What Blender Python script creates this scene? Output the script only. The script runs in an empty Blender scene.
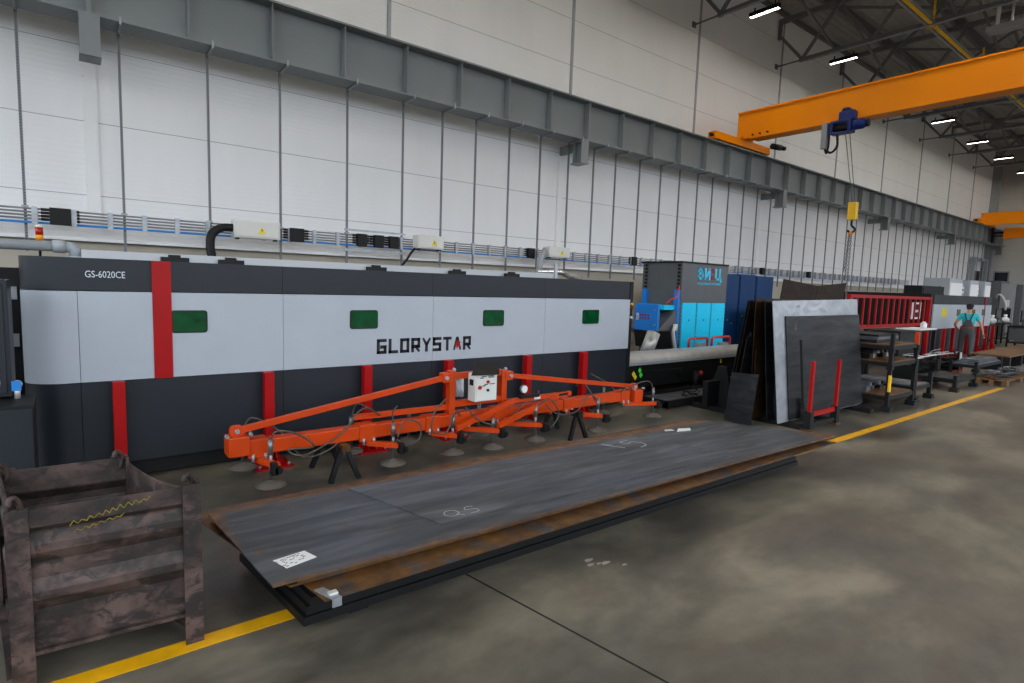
import bpy, math, random
from mathutils import Matrix, Vector
random.seed(7)
SC = bpy.context.scene
COL = SC.collection
PI = math.pi

# ------------------------------------------------------------------ camera
cam_d = bpy.data.cameras.new('camera')
cam = bpy.data.objects.new('camera', cam_d)
COL.objects.link(cam)
cam_d.sensor_width = 36.0
cam_d.lens = 569.894 / 1024 * 36.0
cam_d.clip_end = 300


def cam_matrix(yaw, pitch, roll, loc):
    cy, sy, cp, sp = math.cos(yaw), math.sin(yaw), math.cos(pitch), math.sin(pitch)
    fw = Vector((sy * cp, cy * cp, sp))
    rt = Vector((cy, -sy, 0))
    up = rt.cross(fw)
    c, s = math.cos(roll), math.sin(roll)
    r2 = c * rt + s * up
    u2 = -s * rt + c * up
    m = Matrix((r2, u2, -fw)).transposed().to_4x4()
    m.translation = loc
    return m


cam.matrix_world = cam_matrix(math.radians(37.8476), math.radians(-5.7333), math.radians(1.9236), Vector((0, 0, 2.05)))
SC.camera = cam

# ------------------------------------------------------------------ light and exposure
world = bpy.data.worlds.new('world')
SC.world = world
world.use_nodes = True
bg = world.node_tree.nodes['Background']
_tc = world.node_tree.nodes.new('ShaderNodeTexCoord')
_sp = world.node_tree.nodes.new('ShaderNodeSeparateXYZ')
_rp = world.node_tree.nodes.new('ShaderNodeValToRGB')
world.node_tree.links.new(_tc.outputs['Generated'], _sp.inputs[0])
world.node_tree.links.new(_sp.outputs['Z'], _rp.inputs['Fac'])
world.node_tree.links.new(_rp.outputs['Color'], bg.inputs['Color'])
_rp.color_ramp.elements[0].color = (0.10, 0.10, 0.09, 1)     # ground outside
_rp.color_ramp.elements[1].color = (0.86, 0.94, 1.05, 1)      # overcast sky
_rp.color_ramp.elements[0].position = 0.0
_rp.color_ramp.elements[1].position = 0.30
_e = _rp.color_ramp.elements.new(0.02)
_e.color = (0.30, 0.33, 0.36, 1)
bg.inputs['Strength'].default_value = 5.0
SC.view_settings.view_transform = 'Standard'
SC.view_settings.look = 'None'
SC.view_settings.gamma = 1.0
SC.view_settings.use_curve_mapping = False
SC.view_settings.exposure = 0.0
LAMP_STRENGTH = 140.0     # emission of the ceiling tubes
SC.cycles.max_bounces = 6
SC.cycles.diffuse_bounces = 3
SC.cycles.glossy_bounces = 3
SC.cycles.sample_clamp_indirect = 3.0
SC.cycles.sample_clamp_direct = 12.0
SC.cycles.use_adaptive_sampling = False


# ------------------------------------------------------------------ materials
def lin(c):
    return tuple((v / 12.92 if v <= 0.04045 else ((v + 0.055) / 1.055) ** 2.4) for v in c)


def rgb(r, g, b):
    return lin((r / 255, g / 255, b / 255)) + (1,)


class NT:
    def __init__(s, name):
        s.m = bpy.data.materials.new(name)
        s.m.use_nodes = True
        s.t = s.m.node_tree
        s.b = s.t.nodes['Principled BSDF']

    def n(s, kind, **kw):
        o = s.t.nodes.new(kind)
        for k, v in kw.items():
            if k in o.inputs:
                o.inputs[k].default_value = v
            else:
                setattr(o, k, v)
        return o

    def l(s, a, b):
        s.t.links.new(a, b)

    def coord(s, scale=(1, 1, 1), rot=(0, 0, 0), loc=(0, 0, 0), kind='Object'):
        c = s.n('ShaderNodeTexCoord')
        m = s.n('ShaderNodeMapping')
        m.inputs['Scale'].default_value = scale
        m.inputs['Rotation'].default_value = rot
        m.inputs['Location'].default_value = loc
        s.l(c.outputs[kind], m.inputs['Vector'])
        return m.outputs['Vector']

    def noise(s, vec, scale, detail=4, rough=0.55, dist=0.0):
        o = s.n('ShaderNodeTexNoise')
        o.inputs['Scale'].default_value = scale
        o.inputs['Detail'].default_value = detail
        o.inputs['Roughness'].default_value = rough
        o.inputs['Distortion'].default_value = dist
        s.l(vec, o.inputs['Vector'])
        return o.outputs['Fac']

    def ramp(s, fac, stops):
        o = s.n('ShaderNodeValToRGB')
        e = o.color_ramp.elements
        while len(e) < len(stops):
            e.new(0.5)
        for x, (p, c) in zip(e, stops):
            x.position = p
            x.color = c if len(c) == 4 else c + (1,)
        s.l(fac, o.inputs['Fac'])
        return o.outputs['Color']

    def mix(s, fac, a, b, mode='MIX'):
        o = s.n('ShaderNodeMix', data_type='RGBA', blend_type=mode)
        for k, v in ((0, fac), (6, a), (7, b)):
            if isinstance(v, (int, float, tuple)):
                o.inputs[k].default_value = v
            else:
                s.l(v, o.inputs[k])
        return o.outputs[2]

    def math(s, op, a, b=0.0, c=0.0):
        o = s.n('ShaderNodeMath', operation=op)
        for i, v in enumerate((a, b, c)):
            if isinstance(v, (int, float)):
                o.inputs[i].default_value = v
            else:
                s.l(v, o.inputs[i])
        return o.outputs[0]

    def bump(s, h, strength=0.2, dist=0.02):
        o = s.n('ShaderNodeBump')
        o.inputs['Strength'].default_value = strength
        o.inputs['Distance'].default_value = dist
        s.l(h, o.inputs['Height'])
        s.l(o.outputs['Normal'], s.b.inputs['Normal'])

    def xyz(s, vec):
        o = s.n('ShaderNodeSeparateXYZ')
        s.l(vec, o.inputs[0])
        return o.outputs


def paint(name, c, rough=0.45, metal=0.0, var=0.12, scale=3.0, dirt=None, dirt_amt=0.0, spec=0.5):
    """painted or plain surface with a little uneven wear"""
    t = NT(name)
    v = t.coord()
    n = t.noise(v, scale, 5)
    lo = tuple(x * (1 - var) for x in c[:3]) + (1,)
    hi = tuple(min(1, x * (1 + var)) for x in c[:3]) + (1,)
    col = t.ramp(n, [(0.3, lo), (0.7, hi)])
    if dirt:
        n2 = t.noise(t.coord((1, 1, 1)), scale * 2.3, 5, 0.66)
        f = t.ramp(n2, [(0.62 - dirt_amt, (0, 0, 0)), (0.72 - dirt_amt, (1, 1, 1))])
        col = t.mix(f, col, dirt)
    t.l(col, t.b.inputs['Base Color'])
    t.b.inputs['Roughness'].default_value = rough
    t.b.inputs['Metallic'].default_value = metal
    t.b.inputs['Specular IOR Level'].default_value = spec
    return t.m


M = {}
M['dark_panel'] = paint('dark_panel_paint', rgb(31, 36, 42), 0.42, var=0.06, spec=0.35)
M['white_panel'] = paint('white_panel_paint', rgb(168, 175, 183), 0.38, var=0.03)
M['red'] = paint('red_paint', rgb(158, 3, 6), 0.42, var=0.1, spec=0.25)
M['red_frame'] = paint('red_frame_paint', rgb(205, 40, 45), 0.4, var=0.1)
M['black'] = paint('black_plastic', rgb(14, 14, 15), 0.55, spec=0.3)
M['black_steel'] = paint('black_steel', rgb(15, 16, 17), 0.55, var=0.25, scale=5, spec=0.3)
M['gap'] = paint('dark_gap', rgb(12, 12, 13), 0.8)
M['steel_grey'] = paint('runway_grey_paint', rgb(126, 131, 132), 0.5, var=0.06, scale=0.6)
M['galv'] = paint('galvanised_steel', rgb(158, 162, 166), 0.42, 0.6, var=0.2, scale=8)
M['cable_grey'] = paint('cable_grey', rgb(120, 120, 122), 0.5)
M['cable_blue'] = paint('cable_blue', rgb(20, 125, 205), 0.45)
M['box_white'] = paint('box_white_plastic', rgb(214, 213, 206), 0.45, var=0.03)
M['yellow_mark'] = paint('warning_yellow', rgb(225, 205, 20), 0.5)
M['orange'] = paint('lifter_orange_paint', rgb(192, 62, 7), 0.4, var=0.1, dirt=rgb(120, 45, 20), dirt_amt=-0.04, spec=0.3)
M['crane_orange'] = paint('crane_orange_paint', rgb(255, 146, 0), 0.42, var=0.06, scale=0.7, spec=0.2)
M['gas_yellow'] = paint('gas_pipe_yellow', rgb(240, 190, 20), 0.4)
M['truss'] = paint('truss_grey_paint', rgb(104, 105, 106), 0.55, var=0.1)
M['deck'] = paint('roof_deck_grey', rgb(160, 158, 152), 0.6, var=0.08)
M['cyan'] = paint('cyan_panel_paint', rgb(0, 208, 255), 0.35, var=0.04)
M['blue'] = paint('blue_cabinet_paint', rgb(14, 120, 205), 0.4, var=0.05)
M['navy'] = paint('navy_cabinet_paint', rgb(6, 52, 98), 0.5, var=0.06, spec=0.25)
M['graphite'] = paint('graphite_panel_paint', rgb(84, 86, 88), 0.42, var=0.06)
M['chrome'] = paint('bright_steel', rgb(215, 215, 212), 0.34, 0.55, var=0.1, scale=6)
M['foil'] = paint('crumpled_foil', rgb(225, 222, 218), 0.25, 0.8, var=0.3, scale=30)
M['duct_grey'] = paint('grey_duct_plastic', rgb(150, 156, 160), 0.5, var=0.05)
M['rubber'] = paint('dark_rubber_hose', rgb(70, 66, 60), 0.55, var=0.25, scale=12)
M['cup'] = paint('worn_grey_rubber', rgb(86, 79, 70), 0.7, var=0.25, scale=9)
M['tube_steel'] = paint('dull_steel_tube', rgb(120, 120, 120), 0.4, 0.7, var=0.2)
M['wood'] = paint('raw_timber', rgb(112, 78, 42), 0.7, var=0.3, scale=5)
M['hoist_blue'] = paint('hoist_blue_paint', rgb(12, 40, 112), 0.4, var=0.15, spec=0.3)
M['paper'] = paint('paper_white', rgb(226, 226, 226), 0.6, var=0.03)
M['chalk'] = paint('chalk_marker_white', rgb(205, 210, 214), 0.8)
M['ink'] = paint('black_ink', rgb(18, 18, 20), 0.5)
M['old_yellow'] = paint('faded_yellow_paint', rgb(122, 112, 26), 0.7, var=0.4, scale=30)
M['green_sticker'] = paint('green_sticker', rgb(70, 205, 60), 0.5)
M['amber'] = paint('amber_lens', rgb(240, 150, 20), 0.3)
M['red_lens'] = paint('red_lens', rgb(165, 20, 18), 0.3)
M['skin'] = paint('skin', rgb(196, 140, 112), 0.55, var=0.05)
M['tee'] = paint('turquoise_cotton', rgb(40, 190, 198), 0.85, var=0.1, scale=12)
M['overall'] = paint('charcoal_workwear', rgb(72, 72, 74), 0.85, var=0.15, scale=10)
M['red_cloth'] = paint('red_cloth', rgb(165, 50, 36), 0.85)
M['cap'] = paint('navy_cap_cloth', rgb(26, 32, 52), 0.85)
M['boot'] = paint('black_boot', rgb(24, 23, 23), 0.6)
M['hair'] = paint('short_dark_hair', rgb(50, 38, 30), 0.8)
M['wall_strip'] = paint('white_wall_trim', rgb(236, 235, 233), 0.45, var=0.02)
M['plinth'] = paint('beige_plinth_paint', rgb(172, 164, 148), 0.6, var=0.05)
M['monitor'] = paint('screen_glass', rgb(30, 38, 48), 0.15)
M['machine_grey'] = paint('machine_light_grey', rgb(150, 152, 154), 0.45, var=0.05)
M['line_yellow'] = paint('floor_line_yellow', rgb(232, 170, 12), 0.45, var=0.15, scale=6, dirt=rgb(120, 96, 40), dirt_amt=-0.06)


def lamp_mat():
    t = NT('lamp_tube')
    t.b.inputs['Base Color'].default_value = (1, 1, 1, 1)
    t.b.inputs['Emission Color'].default_value = (1.0, 0.93, 0.82, 1)
    t.b.inputs['Emission Strength'].default_value = LAMP_STRENGTH
    return t.m


M['lamp'] = lamp_mat()


def glass_green(name, c):
    t = NT(name)
    n = t.noise(t.coord(), 6.0, 2)
    t.l(t.ramp(n, [(0.35, tuple(x * 0.6 for x in c[:3]) + (1,)), (0.7, c)]), t.b.inputs['Base Color'])
    t.b.inputs['Roughness'].default_value = 0.08
    t.b.inputs['Coat Weight'].default_value = 0.5
    return t.m


M['green_glass'] = glass_green('laser_safety_glass', rgb(10, 78, 42))
M['glow_green'] = glass_green('lit_green_reflection', rgb(90, 190, 20))  # green light in a pane painted as its base colour
M['olive_reflect'] = glass_green('olive_reflection', rgb(70, 58, 14))  # light in the pane painted into its olive base colour


def concrete():
    t = NT('polished_concrete')
    v = t.coord()
    big = t.noise(t.coord((0.7, 1.1, 1)), 0.8, 5, 0.6, 0.3)
    fine = t.noise(t.coord((1, 1.5, 1)), 3.2, 4, 0.65, 0.3)
    sp = t.noise(t.coord((0.6, 1.2, 1), (0, 0, 0.3)), 1.3, 5, 0.6, 0.3)
    c = t.ramp(big, [(0.34, rgb(48, 46, 42)), (0.5, rgb(94, 88, 75)), (0.64, rgb(144, 134, 114))])
    c = t.mix(0.35, c, t.ramp(fine, [(0.3, rgb(58, 57, 54)), (0.7, rgb(112, 109, 100))]))
    c = t.mix(t.ramp(sp, [(0.46, (0, 0, 0)), (0.8, (0.6, 0.6, 0.6))]), c, rgb(66, 54, 40))
    t.l(c, t.b.inputs['Base Color'])
    r = t.ramp(big, [(0.3, (0.31,) * 3), (0.75, (0.44,) * 3)])
    t.l(r, t.b.inputs['Roughness'])
    t.b.inputs['Specular IOR Level'].default_value = 0.5
    return t.m


M['concrete'] = concrete()


def wall_panels(name, base, seam_pitch=1.39, seam_off=0.71, rib=0.1):
    """ribbed sandwich panels: fine horizontal ribs and a dark joint at each panel edge (object z is height)"""
    t = NT(name)
    x, y, z = t.xyz(t.coord())
    f = t.math('FRACT', t.math('DIVIDE', t.math('SUBTRACT', z, seam_off), seam_pitch))
    seam = t.math('LESS_THAN', f, 0.008)
    rb = t.math('ABSOLUTE', t.math('SUBTRACT', t.math('FRACT', t.math('DIVIDE', z, rib)), 0.5))
    n = t.noise(t.coord((0.5, 1, 0.12)), 2.2, 4)
    c = t.ramp(n, [(0.3, tuple(v * 0.95 for v in base[:3]) + (1,)), (0.7, base)])
    c = t.mix(seam, c, rgb(128, 128, 128))
    t.l(c, t.b.inputs['Base Color'])
    t.b.inputs['Roughness'].default_value = 0.34
    t.bump(rb, 0.25, 0.012)
    return t.m


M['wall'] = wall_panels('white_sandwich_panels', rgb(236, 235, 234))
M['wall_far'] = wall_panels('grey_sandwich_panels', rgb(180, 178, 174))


def perforated(name, c, pitch=0.05, axis=2):
    t = NT(name)
    s = t.xyz(t.coord())
    f = t.math('ABSOLUTE', t.math('SUBTRACT', t.math('FRACT', t.math('DIVIDE', s[axis], pitch)), 0.5))
    hole = t.math('LESS_THAN', f, 0.24)
    g = t.n('ShaderNodeNewGeometry')
    other = s[0] if axis == 2 else s[2]
    strip = t.math('LESS_THAN', t.math('ABSOLUTE', other), 0.011)
    col = t.mix(t.math('MULTIPLY', hole, strip), c, rgb(48, 48, 50))
    t.l(col, t.b.inputs['Base Color'])
    t.b.inputs['Metallic'].default_value = 0.4
    t.b.inputs['Roughness'].default_value = 0.45
    return t.m


M['strut'] = perforated('perforated_strut_steel', rgb(120, 122, 124))
M['tray'] = perforated('perforated_tray_steel', rgb(176, 178, 180), 0.07, 0)


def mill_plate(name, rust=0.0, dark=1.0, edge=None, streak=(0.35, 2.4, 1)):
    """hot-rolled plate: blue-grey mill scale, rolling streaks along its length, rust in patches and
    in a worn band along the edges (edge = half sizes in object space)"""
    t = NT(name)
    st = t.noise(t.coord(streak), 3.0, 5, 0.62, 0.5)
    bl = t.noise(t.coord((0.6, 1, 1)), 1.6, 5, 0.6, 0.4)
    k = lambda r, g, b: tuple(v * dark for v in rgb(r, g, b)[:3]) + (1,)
    c = t.ramp(st, [(0.3, k(46, 47, 49)), (0.5, k(76, 77, 79)), (0.72, k(116, 118, 122))])
    c = t.mix(t.ramp(bl, [(0.35, (0, 0, 0)), (0.7, (0.6, 0.6, 0.6))]), c, k(72, 80, 94))
    rn = t.noise(t.coord(), 4.0, 5, 0.66)
    rust_col = t.ramp(t.noise(t.coord(), 9, 4), [(0.3, k(80, 54, 34)), (0.7, k(142, 98, 46))])
    f = t.ramp(rn, [(0.70 - rust * 0.45, (0, 0, 0)), (0.80 - rust * 0.45, (1, 1, 1))])
    if edge:
        x, y, z = t.xyz(t.coord())
        dx = t.math('SUBTRACT', edge[0], t.math('ABSOLUTE', x))
        dy = t.math('SUBTRACT', edge[1], t.math('ABSOLUTE', y))
        d = t.math('MINIMUM', dx, dy)
        wob = t.math('MULTIPLY', t.noise(t.coord((0.8, 0.8, 1)), 3.0, 5), edge[2] * 2)
        band = t.math('SUBTRACT', 1.0, t.math('DIVIDE', d, t.math('ADD', wob, 0.01)))
        band = t.math('MULTIPLY', t.math('MAXIMUM', band, 0.0), 1.1)
        f2 = t.mix(1.0, f, band, 'ADD')
        f = f2
    c = t.mix(f, c, rust_col)
    t.l(c, t.b.inputs['Base Color'])
    t.b.inputs['Metallic'].default_value = 0.25
    t.b.inputs['Specular IOR Level'].default_value = 0.5 if dark > 0.5 else 0.22
    t.l(t.ramp(st, [(0.3, (0.5,) * 3), (0.7, (0.36,) * 3)]), t.b.inputs['Roughness'])
    return t.m


M['plate_lower'] = mill_plate('mill_scale_plate', 0.16, 0.9, (3.1, 0.64, 0.07))
M['plate_upper'] = mill_plate('streaked_plate', 0.02, 1.0)
M['plate_rust'] = mill_plate('rusty_plate_edge', 0.7, 0.6)
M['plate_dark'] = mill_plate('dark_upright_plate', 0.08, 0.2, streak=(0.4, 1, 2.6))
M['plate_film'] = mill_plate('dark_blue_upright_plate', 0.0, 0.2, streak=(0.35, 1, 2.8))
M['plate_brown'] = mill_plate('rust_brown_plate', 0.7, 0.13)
M['deck_rust'] = mill_plate('rust_orange_deck', 0.95, 0.9)
M['deck_grey'] = mill_plate('grey_deck_plate', 0.05, 1.3)


def crate_mat():
    t = NT('chipped_brown_paint')
    v = t.coord()
    n = t.noise(v, 3.2, 5, 0.66, 0.5)
    n2 = t.noise(t.coord((1, 1, 1.6)), 7.0, 5, 0.68, 0.6)
    c = t.ramp(n, [(0.36, rgb(32, 25, 23)), (0.5, rgb(66, 51, 46)), (0.66, rgb(94, 75, 68))])
    c = t.mix(t.ramp(n2, [(0.47, (0, 0, 0)), (0.56, (0.9, 0.9, 0.9))]), c, rgb(32, 25, 22))
    c = t.mix(t.ramp(t.noise(v, 11, 6, 0.7), [(0.64, (0, 0, 0)), (0.7, (0.7, 0.7, 0.7))]), c, rgb(104, 60, 34))
    t.l(c, t.b.inputs['Base Color'])
    t.b.inputs['Roughness'].default_value = 0.6
    t.bump(n2, 0.25, 0.01)
    return t.m


M['crate'] = crate_mat()


def film_mat():
    t = NT('wrinkled_silver_film')
    n = t.noise(t.coord((0.9, 1, 1.6), (0, 0.5, 0)), 2.2, 2, 0.5, 1.5)
    t.l(t.ramp(n, [(0.3, rgb(138, 143, 150)), (0.7, rgb(158, 162, 168))]), t.b.inputs['Base Color'])
    t.b.inputs['Metallic'].default_value = 0.15
    t.b.inputs['Roughness'].default_value = 0.25
    t.bump(n, 0.35, 0.03)
    return t.m


M['film'] = film_mat()


# ------------------------------------------------------------------ mesh collector
class MB:
    def __init__(s):
        s.v, s.f, s.sm = [], [], []

    def add(s, vs, fs, smooth=False):
        k = len(s.v)
        s.v += [tuple(p) for p in vs]
        s.f += [tuple(i + k for i in q) for q in fs]
        s.sm += [smooth] * len(fs)
        return s

    def box(s, x0, x1, y0, y1, z0, z1, xf=None):
        vs = [(x, y, z) for z in (z0, z1) for y in (y0, y1) for x in (x0, x1)]
        if xf:
            vs = [xf @ Vector(p) for p in vs]
        return s.add(vs, [(0, 2, 3, 1), (4, 5, 7, 6), (0, 1, 5, 4), (2, 6, 7, 3), (0, 4, 6, 2), (1, 3, 7, 5)])

    def hexa(s, p):
        """eight corners: bottom ring of 4, top ring of 4"""
        return s.add(p, [(3, 2, 1, 0), (4, 5, 6, 7), (0, 1, 5, 4), (1, 2, 6, 5), (2, 3, 7, 6), (3, 0, 4, 7)])

    def bar(s, a, b, w, h=None, up=(0, 0, 1)):
        """rectangular bar from a to b, w across, h along up"""
        h = h or w
        a, b = Vector(a), Vector(b)
        d = (b - a).normalized()
        u = Vector(up)
        if abs(d.dot(u)) > 0.98:
            u = Vector((0, 1, 0))
        r = d.cross(u).normalized() * (w / 2)
        u = r.cross(d).normalized() * (h / 2)
        return s.hexa([a - r - u, a + r - u, b + r - u, b - r - u, a - r + u, a + r + u, b + r + u, b - r + u])

    def prism(s, poly, a0, a1, plane='xz'):
        """extrude a polygon: plane 'xz' extrudes along y, 'xy' along z, 'yz' along x"""
        n = len(poly)
        mk = {'xz': lambda p, a: (p[0], a, p[1]), 'xy': lambda p, a: (p[0], p[1], a), 'yz': lambda p, a: (a, p[0], p[1])}[plane]
        vs = [mk(p, a0) for p in poly] + [mk(p, a1) for p in poly]
        fs = [tuple(range(n)), tuple(range(2 * n - 1, n - 1, -1))]
        fs += [(i, i + n, (i + 1) % n + n, (i + 1) % n) for i in range(n)]
        return s.add(vs, fs)

    def tube(s, pts, r, n=10, cap=True, smooth=True):
        pts = [Vector(p) for p in pts]
        rs = r if isinstance(r, (list, tuple)) else [r] * len(pts)
        vs, fs = [], []
        d0 = (pts[1] - pts[0]).normalized()
        u = d0.orthogonal().normalized()
        for i, p in enumerate(pts):
            if i == 0:
                d = d0
            elif i == len(pts) - 1:
                d = (p - pts[i - 1]).normalized()
            else:
                d = ((p - pts[i - 1]).normalized() + (pts[i + 1] - p).normalized()).normalized()
            u = (u - d * u.dot(d)).normalized()
            w = d.cross(u)
            for j in range(n):
                a = 2 * PI * j / n
                vs.append(p + (u * math.cos(a) + w * math.sin(a)) * rs[i])
        for i in range(len(pts) - 1):
            for j in range(n):
                k = (j + 1) % n
                fs.append((i * n + j, i * n + k, (i + 1) * n + k, (i + 1) * n + j))
        s.add(vs, fs, smooth)
        if cap:
            k = len(s.v) - len(vs)
            m = len(pts) - 1
            s.f += [tuple(k + j for j in reversed(range(n))), tuple(k + m * n + j for j in range(n))]
            s.sm += [False, False]
        return s

    def cyl(s, a, b, r, n=16, r2=None):
        return s.tube([a, b], [r, r if r2 is None else r2], n)

    def lathe(s, c, prof, n=20):
        """profile of (radius, z) turned about the vertical through c"""
        pts = [Vector((c[0], c[1], c[2] + z)) for _, z in prof]
        vs, fs = [], []
        for (r, z) in prof:
            for j in range(n):
                a = 2 * PI * j / n
                vs.append((c[0] + r * math.cos(a), c[1] + r * math.sin(a), c[2] + z))
        for i in range(len(prof) - 1):
            for j in range(n):
                k = (j + 1) % n
                fs.append((i * n + j, i * n + k, (i + 1) * n + k, (i + 1) * n + j))
        fs += [tuple(reversed(range(n))), tuple((len(prof) - 1) * n + j for j in range(n))]
        return s.add(vs, fs, True)

    def sphere(s, c, r, n=12, sc=(1, 1, 1)):
        prof = [(max(1e-4, r * math.sin(PI * i / n)), -r * math.cos(PI * i / n)) for i in range(n + 1)]
        k = len(s.v)
        s.lathe((0, 0, 0), prof, n)
        s.v[k:] = [(c[0] + p[0] * sc[0], c[1] + p[1] * sc[1], c[2] + p[2] * sc[2]) for p in s.v[k:]]
        return s

    def xf(s, m):
        s.v = [tuple(m @ Vector(p)) for p in s.v]
        return s

    def build(s, name, m, parent=None, bevel=0.0, label=None):
        """one mesh object; coordinates are world coordinates, stored relative to the parent's base"""
        o0 = Vector(parent['base']) if parent is not None else None
        if o0 is None:
            xs, ys, zs = zip(*s.v)
            o0 = Vector(((min(xs) + max(xs)) / 2, (min(ys) + max(ys)) / 2, min(zs)))
        me = bpy.data.meshes.new(name)
        me.from_pydata([tuple(Vector(p) - o0) for p in s.v], [], s.f)
        me.polygons.foreach_set('use_smooth', s.sm)
        me.materials.append(m if not isinstance(m, str) else M[m])
        me.update()
        o = bpy.data.objects.new(name, me)
        COL.objects.link(o)
        if parent is not None:
            o.parent = parent
        else:
            o.location = o0
        o['base'] = tuple(o0)
        if label:
            o['label'] = label
        if bevel:
            b = o.modifiers.new('bevel', 'BEVEL')
            b.width = bevel
            b.segments = 2
            b.limit_method = 'ANGLE'
        return o


def tag(o, label, cat, group=None, kind=None):
    o['label'] = label
    o['category'] = cat
    if group:
        o['group'] = group
    if kind:
        o['kind'] = kind
    return o


def thing(name, label, cat, base, group=None):
    o = bpy.data.objects.new(name, None)
    o.empty_display_size = 0.1
    COL.objects.link(o)
    o.location = base
    o['base'] = tuple(base)
    return tag(o, label, cat, group)


def struct(name, mb, m, label=None, cat=None, origin=None):
    o = mb.build(name, m)
    if origin is not None:            # keep object coordinates equal to world coordinates
        d = Vector(o.location) - Vector(origin)
        o.data.transform(Matrix.Translation(d))
        o.location = origin
    o['kind'] = 'structure'
    if label:
        o['label'] = label
        o['category'] = cat
    return o


def dup(root, loc, label=None, group=None, rz=None):
    """copy a thing with its parts and sub-parts"""
    r = root.copy()
    COL.objects.link(r)
    r.location = loc
    r['base'] = tuple(loc)
    if rz is not None:
        r.rotation_euler = (0, 0, rz)
    if label:
        r['label'] = label
    if group:
        r['group'] = group
    for ch in list(root.children):
        c = ch.copy()
        COL.objects.link(c)
        c.parent = r
        for g in list(ch.children):
            d = g.copy()
            COL.objects.link(d)
            d.parent = c
    return r


ORD = ('first second third fourth fifth sixth seventh eighth ninth tenth eleventh twelfth thirteenth fourteenth fifteenth '
       'sixteenth seventeenth eighteenth nineteenth twentieth').split()


def nth(i):
    if i < 20:
        return ORD[i]
    k = i + 1
    if k % 10 == 0:
        return {30: 'thirtieth', 40: 'fortieth', 50: 'fiftieth', 60: 'sixtieth'}[k]
    return {2: 'twenty-', 3: 'thirty-', 4: 'forty-', 5: 'fifty-'}[k // 10] + ORD[k % 10 - 1]


def arc(pts, n=12):
    """smooth curve through control points (Catmull-Rom)"""
    P = [Vector(p) for p in pts]
    P = [P[0] * 2 - P[1]] + P + [P[-1] * 2 - P[-2]]
    out = []
    for i in range(1, len(P) - 2):
        for j in range(n):
            t = j / n
            a, b, c, d = P[i - 1], P[i], P[i + 1], P[i + 2]
            out.append(0.5 * ((2 * b) + (c - a) * t + (2 * a - 5 * b + 4 * c - d) * t * t + (3 * b - a - 3 * c + d) * t ** 3))
    out.append(P[-2])
    return out


def text_mb(body, w, h, thick=0.003, bold=0.0):
    """raised lettering of width w and height h, lower corner at the origin, read from -y, face at y=0"""
    cu = bpy.data.curves.new('lettering', 'FONT')
    cu.body = body
    cu.extrude = 0.5
    cu.offset = bold
    cu.resolution_u = 3
    to = bpy.data.objects.new('lettering', cu)
    COL.objects.link(to)
    dg = bpy.context.evaluated_depsgraph_get()
    me = bpy.data.meshes.new_from_object(to.evaluated_get(dg))
    vs = [v.co.copy() for v in me.vertices]
    fs = [tuple(p.vertices) for p in me.polygons]
    bpy.data.objects.remove(to)
    bpy.data.curves.remove(cu)
    bpy.data.meshes.remove(me)
    x0, x1 = min(v.x for v in vs), max(v.x for v in vs)
    y0, y1 = min(v.y for v in vs), max(v.y for v in vs)
    mb = MB()
    mb.add([((v.x - x0) / (x1 - x0) * w, (-v.z - 0.5) * thick, (v.y - y0) / (y1 - y0) * h) for v in vs], fs)
    return mb
# ================================================================== the setting
YW = 14.0            # long white wall
XF = 62.0            # end wall
ZR = 14.45           # roof deck
struct('floor', MB().box(-14, XF + 0.4, -16, YW + 0.4, -0.3, 0), 'concrete', origin=(0, 0, 0))
struct('wall_left', MB().box(-14, XF, YW, YW + 0.25, 2.62, 15.4), 'wall', origin=(0, 0, 0))
struct('baseboard_left', MB().box(-14, XF, YW - 0.12, YW + 0.25, 0, 2.62), 'plinth')
struct('trim_1', MB().prism([(YW - 0.3, 2.60), (YW - 0.3, 2.66), (YW, 2.78), (YW, 2.60)], -14, XF, 'yz'), 'wall_strip')
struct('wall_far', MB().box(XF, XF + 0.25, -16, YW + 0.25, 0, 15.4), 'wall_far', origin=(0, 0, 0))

# unseen side and rear walls, their open band shaped to steer the daylight
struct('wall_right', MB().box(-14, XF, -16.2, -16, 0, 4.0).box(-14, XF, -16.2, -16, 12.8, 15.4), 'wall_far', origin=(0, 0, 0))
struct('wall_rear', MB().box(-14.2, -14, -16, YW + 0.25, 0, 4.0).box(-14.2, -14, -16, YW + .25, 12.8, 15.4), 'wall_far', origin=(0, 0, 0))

# roof deck with trapezoid ribs running along the hall
mb = MB()
y = -16.0
while y < YW + 0.2:
    mb.prism([(y, ZR + 0.06), (y + 0.06, ZR), (y + 0.16, ZR), (y + 0.22, ZR + 0.06), (y + 0.3, ZR + 0.06), (y + 0.3, ZR + 0.1), (y, ZR + 0.1)], -14, XF, 'yz')
    y += 0.3
struct('ceiling', mb, 'deck')

# slim covers over the vertical panel joints of the upper wall, and the white column strips below
k = 2
for x in (0.43, 6.6, 12.9, 19.5, 25.7, 31.9, 38.0, 43.9, 49.9, 55.4):
    struct('trim_%d' % k, MB().box(x - 0.05, x + 0.05, YW - 0.03, YW, 7.7, ZR), 'duct_grey')
    k += 1
for x in (0.43, 12.6, 24.8, 36.6, 48.4):
    mb = MB().box(x - 0.11, x + 0.11, YW - 0.04, YW, 2.75, 6.0)
    z = 2.9
    while z < 5.8:                      # rivet rows along both edges
        for s in (-0.09, 0.09):
            mb.sphere((x + s, YW - 0.045, z), 0.012, 6)
        z += 0.4
    struct('trim_%d' % k, mb, 'wall_strip')
    k += 1
struct('trim_%d' % k, MB().box(60.2, 60.7, YW - 0.5, YW, 0, ZR), 'steel_grey'); k += 1
struct('trim_%d' % k, MB().box(-14, XF, YW - 0.14, YW, ZR - 0.16, ZR), 'truss'); k += 1
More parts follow.
